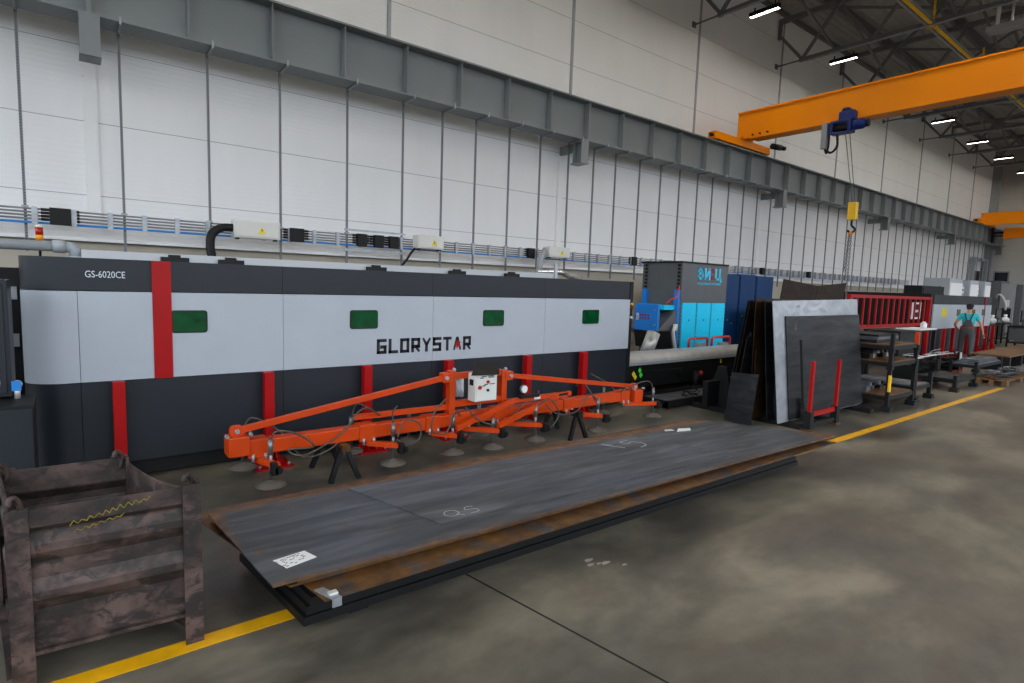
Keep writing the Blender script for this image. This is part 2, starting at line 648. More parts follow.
# painted aisle line and the saw-cut joint in the concrete
struct('floor_line', MB().box(-14, 17.3, 3.34, 3.46, 0.001, 0.004), 'line_yellow')
mb = MB().box(-14, XF, 3.145, 3.157, 0.0005, 0.0025)
mb.hexa([(2.144, 3.15, .0005), (2.156, 3.15, .0005), (3.016, 0, .0005), (3.004, 0, .0005), (2.144, 3.15, .0025), (2.156, 3.15, .0025), (3.016, 0, .0025), (3.004, 0, .0025)])
mb = MB().hexa([(2.140, 3.2, .0005), (2.152, 3.2, .0005), (3.036, -2, .0005), (3.024, -2, .0005), (2.140, 3.2, .0025), (2.152, 3.2, .0025), (3.036, -2, .0025), (3.024, -2, .0025)])
struct('floor_joint', mb, 'gap')
mb = MB()
for x, y, s in ((3.02, 2.86, .05), (2.98, 2.8, .04), (3.1, 2.76, .05), (3.05, 2.78, .03), (3.2, 2.66, .03)):
    mb.add([(x + s * .8 * math.cos(a) * (1 + .35 * math.sin(3 * a + x * 9)), y + s * .4 * math.sin(a), .0012) for a in [2 * PI * i / 12 for i in range(12)]], [tuple(range(12))])
struct('floor_marks', mb, 'plinth')
# dark window in the end wall
fw = struct('window_1', MB().box(XF - 0.06, XF, 12.55, 13.6, 3.4, 4.5), 'steel_grey')
w2 = MB().box(XF - 0.08, XF - 0.05, 12.65, 13.5, 3.5, 4.4).build('pane', M['monitor'], fw)

# ================================================================== crane runway along the wall
YR0, YR1 = 12.9, 13.5
rw = thing('crane_runway_girder', 'long grey steel crane runway girder carried high along the white wall', 'girder', (24, 13.2, 6.5))
MB().box(-6, 61.5, 13.19, 13.21, 6.53, 7.66).build('web', M['steel_grey'], rw)
MB().box(-6, 61.5, YR0, YR1, 6.50, 6.53).build('bottom_flange', M['steel_grey'], rw)
MB().box(-6, 61.5, YR0, YR1, 7.66, 7.70).build('top_flange', M['steel_grey'], rw)
MB().box(-6, 61.5, 13.16, 13.24, 7.70, 7.80).build('rail', M['black_steel'], rw)
for i in range(-3, 40):
    x = 0.43 + i * 1.547
    if x < 61:
        w = 0.03 if i % 8 == 0 else 0.012
        MB().box(x - w, x + w, YR0 + 0.06, 13.19, 6.53, 7.66).build('stiffener', M['steel_grey'], rw)

for i, x in enumerate((0.43, 12.6, 24.86, 36.6, 48.4, 60.4)):
    b = thing('crane_bracket', '%s grey column bracket under the crane runway, counting from the camera end' % nth(i), 'bracket', (x, 13.4, 5.72), 'brackets under the crane runway')
    MB().box(x - 0.15, x + 0.15, 12.9, 12.93, 5.80, 6.50).box(x - 0.15, x + 0.15, 13.25, 13.28, 5.80, 6.50).build('end_plate', M['steel_grey'], b)
    MB().box(x - 0.012, x + 0.012, 12.93, 13.3, 5.84, 6.46).box(x - 0.05, x + 0.05, 13.28, 14, 6.2, 6.46).build('web', M['steel_grey'], b)
    MB().box(x - 0.16, x + 0.16, 12.88, 13.36, 5.8, 5.84).build('flange', M['steel_grey'], b)
    MB().box(x - 0.16, x + 0.16, 12.93, 13.4, 6.46, 6.5).build('flange', M['steel_grey'], b)

# ================================================================== perforated struts from the girder down to the cable run
SX = [-0.58, 0.88, 2.37, 3.79, 5.32, 6.77, 7.91, 8.97, 10.13, 11.3, 12.46, 13.57, 14.61, 15.84, 17.0, 18.11, 19.24, 20.24, 21.38, 22.5, 23.6]
SX += [23.6 + 1.13 * i for i in range(1, 33)]
st = None
for i, x in enumerate(SX):
    lab = '%s thin perforated steel strut hanging from the crane runway, counting from the camera end' % nth(i)
    if st is None:
        st = thing('hanging_strut', lab, 'strut', (x, 13.47, 2.35), 'struts hanging in front of the wall')
        MB().box(x - 0.022, x + 0.022, 13.45, 13.455, 2.35, 6.62).box(x - 0.022, x - 0.018, 13.455, 13.49, 2.35, 6.62).box(x + 0.018, x + 0.022, 13.455, 13.49, 2.35, 6.62).build('channel', M['strut'], st)
        MB().bar((x, 13.5, 6.46), (x, 12.86, 6.47), 0.035, 0.04).bar((x, 12.87, 6.44), (x, 12.87, 6.58), 0.03).build('beam_clamp', M['galv'], st)
        MB().box(x - 0.05, x + 0.05, 13.44, 13.5, 3.13, 3.16).build('foot_bracket', M['galv'], st)
    else:
        dup(st, (x, 13.47, 2.35), lab)

# ================================================================== cable run with clamps and boxes
cr = thing('cable_run', 'horizontal bundle of grey cables and one blue cable along the wall', 'cable', (14, 13.36, 2.86))
for j in range(4):
    MB().tube([(-3, 13.36, 3.10 - 0.058 * j), (42, 13.36, 3.10 - 0.058 * j)], 0.017, 8).build('grey_cable', M['cable_grey'], cr)
MB().tube([(-3, 13.36, 2.862), (42, 13.36, 2.862)], 0.021, 8).build('blue_cable', M['cable_blue'], cr, label='blue cable')
x = -2.1
n = 0
while x < 41 and n < 78:
    MB().box(x - 0.03, x + 0.03, 13.31, 13.33, 2.82, 3.14).box(x - 0.045, x + 0.045, 13.33, 13.39, 2.83, 3.13).build('cable_clamp', M['galv'], cr)
    x += 0.55
    n += 1
MB().box(5.25, 6.85, 13.42, 13.44, 3.2, 3.25).build('mounting_strip', M['galv'], cr)
MB().box(5.25, 6.85, 13.42, 13.44, 2.72, 2.77).build('mounting_strip', M['galv'], cr)
bl = [-0.09, 4.09, 5.63, 6.07, 6.47, 10.94, 15.6, 20.4, 24.2, 28.5]
names = ['nearest the camera end', 'just past the big white junction box', 'first of three close together', 'middle one of three close together',
         'last of three close together', 'beside the third white box', 'over the gap before the cyan unit', 'above the navy cabinets', 'above the rusty plates', 'farthest along the run']
for x, nm in zip(bl, names):
    w = 0.22 if x < 5 else 0.17
    b = thing('cable_splice_block', 'black plastic splice block on the wall cables, %s' % nm, 'connector', (x, 13.32, 2.84), 'black blocks on the cable run')
    MB().box(x - w * 0.7, x + w * 0.7, 13.25, 13.38, 2.84, 3.14).build('body', M['black'], b, bevel=0.01)
    mb = MB()
    for j in range(4):
        z = 3.10 - 0.058 * j
        mb.cyl((x - w * 1.25, 13.36, z), (x + w * 1.25, 13.36, z), 0.026, 8)
    mb.build('gland', M['black'], b)


def junction_box(x0, x1, z0, z1, lab):
    b = thing('junction_box', lab, 'electrical box', ((x0 + x1) / 2, 13.2, z0), 'white boxes on the cable run')
    MB().box(x0, x1, 13.0, 13.3, z0, z1).build('housing', M['box_white'], b, bevel=0.012)
    MB().box(x0 + 0.03, x1 - 0.03, 12.985, 13.0, z0 + 0.03, z1 - 0.03).build('lid', M['box_white'], b, bevel=0.008)
    cx, cz, s = (x0 + x1) / 2 + 0.08, (z0 + z1) / 2, 0.085
    wn = MB().prism([(cx - s, cz - s), (cx + s, cz - s), (cx, cz + s * 0.8)], 12.978, 12.986).build('warning_triangle', M['yellow_mark'], b, label='yellow warning triangle')
    MB().prism([(cx + 0.01, cz + 0.03), (cx - 0.02, cz - 0.015), (cx, cz - 0.015), (cx - 0.012, cz - 0.055), (cx + 0.022, cz), (cx + 0.002, cz)], 12.974, 12.979).build('lightning_bolt', M['ink'], wn)
    mb = MB()
    for sx in (x0 + 0.08, x1 - 0.08):
        mb.box(sx - 0.03, sx + 0.03, 13.05, 13.2, z0 - 0.03, z0)
    mb.build('cable_gland', M['black'], b)
    return b


junction_box(2.73, 3.65, 2.83, 3.2, 'biggest white junction box with warning triangle above the laser cutter')
junction_box(7.0, 7.75, 2.88, 3.22, 'white junction box with warning triangle past the three black blocks')
junction_box(11.4, 12.25, 2.9, 3.22, 'white junction box with warning triangle beside a pale duct')
junction_box(19.6, 20.8, 2.72, 3.12, 'white junction box on the wall behind the navy cabinets')
tag(MB().tube(arc([(2.75, 13.15, 3.03), (2.5, 13.1, 3.0), (2.32, 13.05, 2.85), (2.28, 13.0, 2.6), (2.3, 12.9, 2.35)]), 0.085, 12).build('corrugated_conduit', M['black']), 'thick black corrugated conduit bending down from the biggest junction box', 'conduit')
tag(MB().tube(arc([(7.05, 13.2, 2.92), (6.9, 13.2, 2.75), (6.75, 13.1, 2.6), (6.5, 13.0, 2.35)]), 0.03, 10).build('drop_cable', M['black']), 'black cable curving down from the second white junction box', 'cable')
tag(MB().tube([(11.3, 13.1, 3.08), (10.95, 12.9, 2.8), (10.7, 12.6, 2.4), (10.7, 12.6, 0.0)], 0.09, 12).build('flexible_duct', M['duct_grey']), 'pale duct slanting down from the third junction box', 'duct')

# ================================================================== roof trusses
TX = [19.1, 25.25, 31.45, 37.4, 43.3, 49.1, 54.8]
tnames = ['nearest the camera, cut by the top of the picture', 'second from the camera, meeting the wall behind the crane', 'third from the camera, above the blue hoist',
          'fourth from the camera', 'fifth from the camera', 'sixth from the camera', 'farthest from the camera']


def truss(x, lab):
    t = thing('roof_truss', 'grey steel roof truss %s' % lab, 'truss', (x, 0, 12.0), 'roof trusses')
    ya, yb = 13.95, -14.0
    MB().box(x - 0.08, x + 0.08, yb, ya, 13.85, 14.05).build('top_chord', M['truss'], t)
    MB().box(x - 0.07, x + 0.07, yb, 12.95, 12.0, 12.14).build('bottom_chord', M['truss'], t)
    MB().tube([(x, 12.95, 12.07), (x, 13.98, 12.07)], 0.035, 8).box(x - 0.1, x + 0.1, 13.95, 14, 11.98, 12.18).build('wall_tie', M['truss'], t)
    MB().box(x - 0.07, x + 0.07, 13.85, 13.97, 13.2, 14.05).build('end_post', M['truss'], t)
    ys = [13.9]
    pts = [(13.9, 13.35)]
    y, dn = 12.85, True
    while y > yb:
        pts.append((y, 12.1 if dn else 13.9))
        y -= 1.37
        dn = not dn
    for a, b in zip(pts, pts[1:]):
        MB().bar((x, a[0], a[1]), (x, b[0], b[1]), 0.11, 0.11, (1, 0, 0)).build('diagonal', M['truss'], t)
    # cable pipe carried under the lower chord
    MB().tube([(x - 0.15, yb, 11.93), (x - 0.15, 12.6, 11.93)], 0.04, 8).build('conduit', M['galv'], t)
    return t


for x, nm in zip(TX, tnames):
    truss(x, nm)
# bracing and purlins between the trusses
mb = None
allx = TX + [60.9]
for i in range(len(TX)):
    a, b = allx[i], allx[i + 1]
    r = thing('roof_bracing', 'crossed steel braces between roof trusses, %s bay from the camera' % nth(i), 'bracing', ((a + b) / 2, 4, 12.1), 'roof bracing')
    for y0, y1 in ((11.5, 6.0), (6.0, 0.5)):
        MB().bar((a, y0, 13.75), (b, y1, 13.75), 0.09).build('brace', M['truss'], r)
        MB().bar((a, y1, 13.78), (b, y0, 13.78), 0.09).build('brace', M['truss'], r)
    for y0 in (11.5, 7.4, 3.3):
        MB().bar((a, y0, 14.0), (b, y0, 12.1), 0.08).build('strut', M['truss'], r)
for i, yy in enumerate((12.0, 9.2, 6.4, 3.6, 0.8)):
    tag(MB().box(7, XF, yy - 0.07, yy + 0.07, 14.05, 14.44).build('roof_purlin', M['truss']), 'long grey purlin under the roof deck, %s from the white wall' % nth(i), 'purlin', 'roof purlins')

# ================================================================== ceiling lamps (one row in front of each truss)
lamp0 = None
rowx = [1.8, 7.8, 13.8, 19.8, 26.2, 32.3, 39.0, 45.6, 51.8, 58.4]
for i, x in enumerate(rowx):
    for j, y in enumerate((11.55, 5.2, -1.2, -7.6)):
        loc = (x, y, 11.9)
        lab = 'lit tube lamp %s from the white wall in the %s lamp row from the camera' % (('nearest', 'second', 'third', 'fourth')[j], nth(i))
        if j == 0:
            lab = 'lit tube lamp nearest the white wall in the %s lamp row from the camera' % nth(i)
        if lamp0 is None:
            lamp0 = thing('ceiling_lamp', lab, 'lamp', loc, 'ceiling tube lamps')
            MB().box(x - 0.09, x + 0.09, y - 0.55, y + 0.55, 11.97, 12.05).box(x - 0.09, x - 0.075, y - 0.55, y + 0.55, 11.9, 11.97).box(x + 0.075, x + 0.09, y - 0.55, y + 0.55, 11.9, 11.97).box(x - 0.075, x + 0.075, y - 0.55, y - 0.53, 11.9, 11.97).box(x - 0.075, x + 0.075, y + 0.53, y + 0.55, 11.9, 11.97).build('housing', M['black_steel'], lamp0)
            MB().box(x - 0.074, x + 0.074, y - 0.529, y + 0.529, 11.905, 11.969).build('tube', M['lamp'], lamp0)
            MB().box(x - 0.02, x + 0.02, y - 0.4, y - 0.36, 12.05, 12.2).box(x - 0.02, x + 0.02, y + 0.36, y + 0.4, 12.05, 12.2).build('hanger', M['black_steel'], lamp0)
        else:
            dup(lamp0, loc, lab)

# yellow gas pipe with cable duct, and the busbar tray at the top
gp = thing('gas_pipe', 'yellow gas pipe running along the hall under the roof', 'pipe', (30, 8.15, 12.0))
MB().tube([(8, 8.15, 12.02), (61.8, 8.15, 12.02)], 0.06, 10).build('pipe', M['gas_yellow'], gp)
MB().box(8, 61.8, 8.26, 8.34, 11.98, 12.08).build('cable_duct', M['galv'], gp)
MB().box(8, 61.8, 8.0, 8.05, 12.02, 12.06).build('cable_duct', M['galv'], gp)
for x in (25.4, 31.6, 37.5):
    MB().bar((x, 8.15, 12.02), (x, 8.15, 12.9), 0.06).box(x - 0.03, x + 0.03, 8.0, 8.35, 11.93, 11.97).build('pipe_hanger', M['gas_yellow'], gp)
bt = thing('busbar_tray', 'pale tray hung on white rods under the roof near the top edge', 'tray', (26, 5, 11.45))
MB().box(25.9, 26.4, -6, 6.7, 11.45, 11.52).box(25.9, 25.93, -6, 6.7, 11.52, 11.62).build('tray', M['duct_grey'], bt)
MB().tube([(26.2, 6.45, 11.5), (26.2, 6.45, 13.9)], 0.06, 8).build('rod', M['box_white'], bt)
MB().tube([(26.2, 6.05, 11.5), (26.2, 6.05, 12.3)], 0.04, 8).build('rod', M['box_white'], bt)

# ================================================================== overhead crane
GX = 21.45
cg = thing('bridge_crane', 'orange bridge crane girder spanning out from the wall runway', 'crane', (GX, 0, 7.8))
MB().box(GX, GX + 0.5, -14, 13.3, 8.12, 9.1).build('girder_web', M['crane_orange'], cg)
MB().box(GX - 0.06, GX + 0.56, -14, 13.3, 9.1, 9.16).build('top_flange', M['crane_orange'], cg)
MB().box(GX - 0.06, GX + 0.56, -14, 12.72, 8.06, 8.12).build('bottom_flange', M['crane_orange'], cg)
MB().box(19.6, 23.6, 13.05, 13.4, 7.84, 8.12).box(GX - 0.2, GX + 0.7, 13.0, 13.4, 8.1, 8.2).build('end_carriage', M['crane_orange'], cg, bevel=0.015)
for x in (19.55, 23.65):
    MB().cyl((x - 0.06, 13.2, 7.98), (x + 0.06, 13.2, 7.98), 0.07, 12).build('buffer', M['black'], cg)
for x in (20.0, 23.2):
    MB().cyl((x, 13.15, 7.93), (x, 13.25, 7.93), 0.14, 16).build('wheel', M['black_steel'], cg)
mt = MB().cyl((23.55, 12.95, 8.18), (24.05, 12.85, 8.18), 0.12, 14).cyl((24.05, 12.85, 8.18), (24.3, 12.8, 8.18), 0.09, 14).build('travel_motor', M['black_steel'], cg)
for j in range(3):
    MB().cyl((GX - 0.1, 12.6 - 0.3 * j, 8.2), (GX - 0.04, 12.6 - 0.3 * j, 8.2), 0.035, 8).build('bolt', M['black'], cg)

HY = 9.05
h = thing('electric_hoist', 'blue electric rope hoist hanging under the orange girder', 'hoist', (GX - 0.25, HY, 7.4))
hx = GX - 0.25
MB().box(hx - 0.12, hx + 0.19, HY - 0.25, HY + 0.25, 8.0, 8.3).prism([(HY - 0.15, 8.3), (HY + 0.2, 8.3), (HY + 0.14, 8.42), (HY - 0.06, 8.42)], hx - 0.1, hx + 0.16, 'yz').build('trolley', M['hoist_blue'], h, bevel=0.03)
MB().cyl((hx, HY + 0.42, 7.78), (hx, HY - 0.14, 7.78), 0.13, 20).build('rope_drum', M['black_steel'], h)
MB().box(hx - 0.16, hx + 0.22, HY + 0.40, HY + 0.50, 7.58, 8.02).box(hx - 0.16, hx + 0.22, HY - 0.2, HY - 0.08, 7.58, 8.02).box(hx - 0.16, hx + 0.22, HY - 0.14, HY + 0.42, 7.93, 8.02).box(hx - 0.16, hx + 0.22, HY - 0.14, HY + 0.42, 7.58, 7.63).build('frame', M['hoist_blue'], h, bevel=0.02)
MB().lathe((0, 0, 0), [(0.1, 0), (0.17, 0.04), (0.17, 0.3), (0.15, 0.34), (0.12, 0.42), (0.08, 0.45)], 18).xf(Matrix.Translation((hx, HY - 0.2, 7.80)) @ Matrix.Rotation(PI / 2, 4, 'X')).build('motor', M['hoist_blue'], h)
MB().lathe((0, 0, 0), [(0.05, 0), (0.13, 0.02), (0.13, 0.07), (0.05, 0.08)], 18).xf(Matrix.Translation((hx, HY - 0.62, 7.80)) @ Matrix.Rotation(PI / 2, 4, 'X')).build('fan_cover', M['black'], h)
MB().box(hx - 0.12, hx + 0.05, HY + 0.6, HY + 0.78, 7.15, 8.02).build('control_cabinet', M['machine_grey'], h, bevel=0.01)
MB().tube(arc([(hx, HY + 0.56, 8.0), (hx, HY + 0.55, 7.3), (hx, HY + 0.6, 7.0), (hx, HY + 0.66, 7.15)]), 0.035, 8).tube(arc([(hx, HY + 0.3, 7.6), (hx, HY + 0.26, 7.2), (hx, HY + 0.42, 7.0), (hx, HY + 0.6, 7.05)]), 0.04, 8).build('cable_loop', M['black'], h)
MB().tube([(hx, HY + 0.04, 7.68), (GX - 0.2, HY - 0.38, 5.2)], 0.014, 6).build('wire_rope', M['tube_steel'], h)
MB().tube([(hx, HY - 0.1, 7.68), (GX - 0.2, HY - 0.46, 5.2)], 0.014, 6).build('wire_rope', M['tube_steel'], h)
HK = (GX - 0.2, HY - 0.42, 0)
MB().box(HK[0] - 0.1, HK[0] + 0.1, HK[1] - 0.14, HK[1] + 0.14, 4.62, 5.22).build('hook_block', M['gas_yellow'], h, bevel=0.03)
MB().tube(arc([(HK[0], HK[1], 4.62), (HK[0], HK[1], 4.45), (HK[0], HK[1] - 0.12, 4.3), (HK[0], HK[1], 4.18), (HK[0], HK[1] + 0.12, 4.28)]), 0.035, 8).build('hook', M['black_steel'], h)
ch = thing('chain_sling', 'steel chain sling hanging from the yellow hook block', 'chain', (HK[0], HK[1], 1.9))


def chain(a, b, r=0.035, wire=0.009):
    a, b = Vector(a), Vector(b)
    n = int((b - a).length / (r * 1.9))
    mb = MB()
    d = (b - a).normalized()
    u = d.orthogonal().normalized()
    w = d.cross(u)
    for i in range(n):
        c = a + (b - a) * ((i + 0.5) / n)
        s = u if i % 2 else w
        pts = [c + d * (r * 1.35 * math.cos(t)) + s * (r * 0.75 * math.sin(t)) for t in [2 * PI * j / 8 for j in range(9)]]
        mb.tube(pts, wire, 5, cap=False)
    return mb


mb = chain((HK[0], HK[1] + 0.05, 4.2), (HK[0], HK[1] + 0.10, 2.9))
for dy, z in ((-0.02, 1.9), (0.04, 2.6)):
    m2 = chain((HK[0], HK[1] + dy, 4.2), (HK[0], HK[1] + dy * 1.4, z))
    m2.build('chain_leg', M['tube_steel'], ch)
mb.build('chain_leg', M['tube_steel'], ch)
MB().lathe((HK[0], HK[1], 4.1), [(0.02, 0), (0.07, 0.03), (0.07, 0.1), (0.02, 0.13)], 10).build('ring', M['crane_orange'], ch)

# crane parts at the far end of the hall
X2 = 55.4
c2 = thing('bridge_crane', 'second orange bridge crane girder far away near the end wall', 'crane', (X2, 0, 7.7))
MB().box(X2, X2 + 0.5, -14, 13.3, 7.75, 8.6).build('girder_web', M['crane_orange'], c2)
MB().box(X2 - 0.05, X2 + 0.55, -14, 13.3, 8.6, 8.66).build('top_flange', M['crane_orange'], c2)
MB().box(53.9, 58.7, 13.05, 13.4, 7.84, 8.1).build('end_carriage', M['crane_orange'], c2)
for x in (53.85, 58.75):
    MB().cyl((x - 0.08, 13.2, 7.98), (x + 0.08, 13.2, 7.98), 0.08, 10).build('buffer', M['black'], c2)
jc = thing('jib_crane', 'orange jib crane arm on a dark bracket below the far crane', 'crane', (57.0, 12, 6.6))
MB().box(57.0, 57.5, -2, 12.2, 6.85, 7.6).build('jib_arm', M['crane_orange'], jc)
MB().box(57.15, 57.3, 11.9, 12.2, 6.75, 6.85).build('end_stop', M['crane_orange'], jc)
MB().box(57.1, 57.4, 12.2, 12.8, 7.2, 7.35).box(57.1, 57.4, 12.2, 12.8, 7.0, 7.08).box(57.0, 57.5, 12.8, 12.9, 6.5, 7.7).build('bracket', M['black_steel'], jc)
# ================================================================== laser cutting machines
def rounded_rect(x0, x1, z0, z1, r, n=4):
    pts = []
    for cx, cz, a0 in ((x1 - r, z0 + r, -90), (x1 - r, z1 - r, 0), (x0 + r, z1 - r, 90), (x0 + r, z0 + r, 180)):
        for i in range(n + 1):
            a = math.radians(a0 + 90 * i / n)
            pts.append((cx + r * math.cos(a), cz + r * math.sin(a)))
    return pts


def corner_panel(x0, x1, y, r, z0, z1, depth=0.9):
    """end panel whose front corner is rolled in a quarter circle"""
    out = [(x0, y + depth)]
    for i in range(13):
        a = math.radians(180 + 90 * i / 12)
        out.append((x0 + r + r * math.cos(a), y + r + r * math.sin(a)))
    out += [(x1, y), (x1, y + depth)]
    n = len(out)
    mb = MB()
    vs = [(p[0], p[1], z0) for p in out] + [(p[0], p[1], z1) for p in out]
    mb.add(vs, [(i, (i + 1) % n, (i + 1) % n + n, i + n) for i in range(n)], False)
    for i in range(1, 13):
        mb.sm[i] = True
    mb.add(vs, [tuple(reversed(range(n))), tuple(range(n, 2 * n))])
    return mb


STROKES = {  # letters on a 1 x 1.35 grid, stroke centre lines of a squarish bold face
    'G': [[(.88, 1.2), (.15, 1.2), (.15, .13), (.86, .13), (.86, .62), (.5, .62)]],
    'L': [[(.15, 1.33), (.15, .13), (.95, .13)]],
    'O': [[(.15, .13), (.15, 1.2), (.85, 1.2), (.85, .13), (.02, .13)]],
    'R': [[(.15, 0), (.15, 1.2), (.84, 1.2), (.84, .55), (.15, .55)], [(.5, .55), (.92, 0)]],
    'Y': [[(.05, 1.33), (.5, .65), (.95, 1.33)], [(.5, .7), (.5, 0)]],
    'S': [[(.9, 1.2), (.15, 1.2), (.15, .68), (.85, .68), (.85, .13), (.08, .13)]],
    'T': [[(.0, 1.2), (1, 1.2)], [(.5, 1.2), (.5, 0)]],
    'В': [[(.15, 0), (.15, 1.2), (.74, 1.2), (.74, .68), (.15, .68)], [(.85, .68), (.85, .13), (.15, .13)]],
    'И': [[(.14, 0), (.14, 1.33)], [(.14, .12), (.86, 1.21)], [(.86, 0), (.86, 1.33)]],
    'Ц': [[(.14, 1.33), (.14, .13), (.95, .13)], [(.8, 1.33), (.8, .13)]],
    'A': [[(.05, 0), (.5, 1.28), (.95, 0)]],
}


def stroke_text(word, x0, x1, z0, z1, y, skip=(), hw=0.15):
    n = len(word)
    adv = (x1 - x0) / (n - 0.18)
    w = adv * 0.82
    sx, sz = w, (z1 - z0) / 1.33
    mb = MB()
    for i, c in enumerate(word):
        if i in skip:
            continue
        for st in STROKES[c]:
            for a, b in zip(st, st[1:]):
                a, b = Vector(a), Vector(b)
                d = (b - a).normalized()
                e = hw
                a2, b2 = a - d * (e if abs(d.x * d.y) < 1e-3 else 0), b + d * (e if abs(d.x * d.y) < 1e-3 else 0)
                nn = Vector((-d.y, d.x)) * hw
                q = [a2 + nn, a2 - nn, b2 - nn, b2 + nn]
                q = [(x0 + i * adv + min(1.0, max(0.0, p.x)) * sx, z0 + min(1.33, max(0.0, p.y)) * sz) for p in q]
                mb.prism(q, y - 0.004, y)
    return mb


LY = 6.55
lc = thing('laser_cutter', 'long grey and white laser cutting machine with red stripe in front of the wall', 'machine', (3.7, 8.0, 0))
xs = [-0.36, 0.05, 1.857, 3.75, 5.69, 7.62]
MB().box(-0.2, 7.6, LY + 0.10, 9.6, 0.03, 2.13).build('body', M['black_steel'], lc)
for nm, z0, z1, yy, m in (('top_panel', 1.863, 2.16, LY, 'dark_panel'), ('white_panel', 1.012, 1.855, LY - 0.02, 'white_panel'), ('lower_panel', 0.2, 1.004, LY, 'dark_panel')):
    xe = xs if nm != 'top_panel' else [xs[0]] + xs[2:]
    corner_panel(xe[0], xe[1] - 0.002, yy, 0.3, z0, z1).build(nm, M[m], lc)
    for a, b in zip(xe[1:], xe[2:]):
        MB().box(a + 0.002, b - 0.002, yy, LY + 0.1, z0, z1).build(nm, M[m], lc)
MB().box(7.62, 7.70, LY - 0.01, 9.6, 0.2, 2.16).build('end_frame', M['black_steel'], lc)
for z in (1.78, 1.72, 1.55):
    MB().cyl((7.66, LY - 0.01, z), (7.66, LY - 0.045, z), 0.02, 10).build('button', M['yellow_mark' if z > 1.75 else 'red' if z > 1.6 else 'box_white'], lc)
MB().box(0.63, 0.79, LY - 0.032, LY - 0.0005, 1.008, 2.16).build('red_stripe', M['red'], lc)
for x0, x1 in ((0.795, 1.094), (2.633, 2.964), (4.558, 4.897), (6.496, 6.848)):
    f = MB().prism(rounded_rect(x0 - 0.012, x1 + 0.012, 1.453, 1.68, 0.03), LY - 0.028, LY - 0.02).build('window', M['gap'], lc)
    MB().prism(rounded_rect(x0, x1, 1.465, 1.668, 0.024), LY - 0.032, LY - 0.028).build('pane', M['green_glass'], f, label='dark green safety glass')
stroke_text('GLORYSTAR', 2.967, 4.355, 1.136, 1.322, LY - 0.02).build('lettering', M['ink'], lc, label='black lettering GLORYSTAR')
sx = 4.14
star = []
for i in range(10):
    a = PI / 2 + 0.35 + i * PI / 5
    r = 0.066 if i % 2 == 0 else 0.026
    star.append((sx + r * math.cos(a), 1.215 + r * math.sin(a)))
MB().prism(star, LY - 0.028, LY - 0.0245).build('star', M['red'], lc, label='red star')
text_mb('GS-6020CE', 0.305, 0.062, 0.003).xf(Matrix.Translation((0.113, LY, 1.983))).build('model_lettering', M['chalk'], lc, label='pale lettering GS-6020CE')
MB().box(0.1, 6.42, 7.12, 7.16, 2.17, 2.25).box(6.36, 6.41, 7.08, 7.12, 2.16, 2.4).build('perforated_rail', M['tray'], lc)
for x in (0.9, 1.45, 3.2, 4.45, 5.45):
    MB().box(x - 0.13, x + 0.13, 7.04, 7.11, 2.16, 2.215).box(x - 0.06, x + 0.05, 7.05, 7.1, 2.215, 2.24).build('lifting_lug', M['black'], lc)

# red bolted posts along the front of the cutter
post0 = None
for i, x in enumerate((0.33, 1.67, 2.8, 3.95, 5.3, 6.455)):
    lab = '%s red post before the long laser cutter, counting from the camera end' % nth(i)
    base = (x, 6.4, 0)
    if post0 is None:
        post0 = thing('guard_post', lab, 'post', base, 'red posts before the long laser cutter')
        MB().box(x - 0.05, x + 0.05, 6.38, 6.48, 0.02, 1.02).build('column', M['red'], post0, bevel=0.006)
        MB().box(x - 0.19, x + 0.19, 6.18, 6.5, 0, 0.02).build('base_plate', M['red'], post0)
        mb = MB()
        for s in (-1, 1):
            mb.prism([(x + s * 0.05, 0.02), (x + s * 0.15, 0.02), (x + s * 0.085, 0.12), (x + s * 0.05, 0.3)], 6.37, 6.39)
            mb.prism([(6.38, 0.02), (6.22, 0.02), (6.32, 0.12), (6.38, 0.3)], x + s * 0.045 - 0.005, x + s * 0.045 + 0.005, 'yz')
        mb.build('gusset', M['red'], post0)
        mb = MB()
        for s in (-0.15, 0.15):
            mb.cyl((x + s, 6.22, 0.02), (x + s, 6.22, 0.05), 0.015, 8)
        mb.build('anchor_bolt', M['galv'], post0)
    else:
        dup(post0, base, lab)

# things around the near end of the cutter
t = thing('control_cabinet', 'grey electrical cabinet standing at the near end of the laser cutter', 'cabinet', (-0.85, 6.3, 0))
MB().box(-1.3, -0.40, 6.1, 6.5, 1.0, 1.95).build('body', M['dark_panel'], t, bevel=0.01)
MB().box(-1.27, -0.43, 6.085, 6.1, 1.03, 1.92).build('door', M['dark_panel'], t, bevel=0.004)
MB().box(-0.5, -0.47, 6.07, 6.085, 1.1, 1.14).build('lock', M['galv'], t)
MB().box(-1.25, -1.15, 6.25, 6.35, 0, 1.0).box(-0.62, -0.55, 6.3, 6.38, 0, 1.0).build('pedestal', M['plinth'], t)
t = thing('floor_cabinet', 'low blue black cabinet at the near end of the laser cutter', 'cabinet', (-0.75, 6.0, 0))
MB().box(-1.4, -0.265, 5.75, 6.24, 0.05, 0.96).build('body', M['dark_panel'], t, bevel=0.01)
MB().box(-1.42, -0.255, 5.74, 6.25, 0.96, 0.985).build('top', M['black_steel'], t)
MB().box(-1.35, -0.3, 5.8, 6.2, 0, 0.05).build('plinth', M['black'], t)
t = thing('shade_panel', 'black panel added to darken the gap between the grey cabinet and the laser cutter', 'column', (-0.46, 7.3, 0))
MB().box(-0.75, -0.37, 7.2, 7.35, 0, 2.05).build('column', M['black'], t)  # dark sheet added where the gap is only in shade
for z in (0.6, 1.3, 1.75):
    MB().box(-0.5, -0.4, 7.16, 7.2, z, z + .12).build('connector', M['machine_grey'], t)  # pale blocks added for the bits of light in the gap
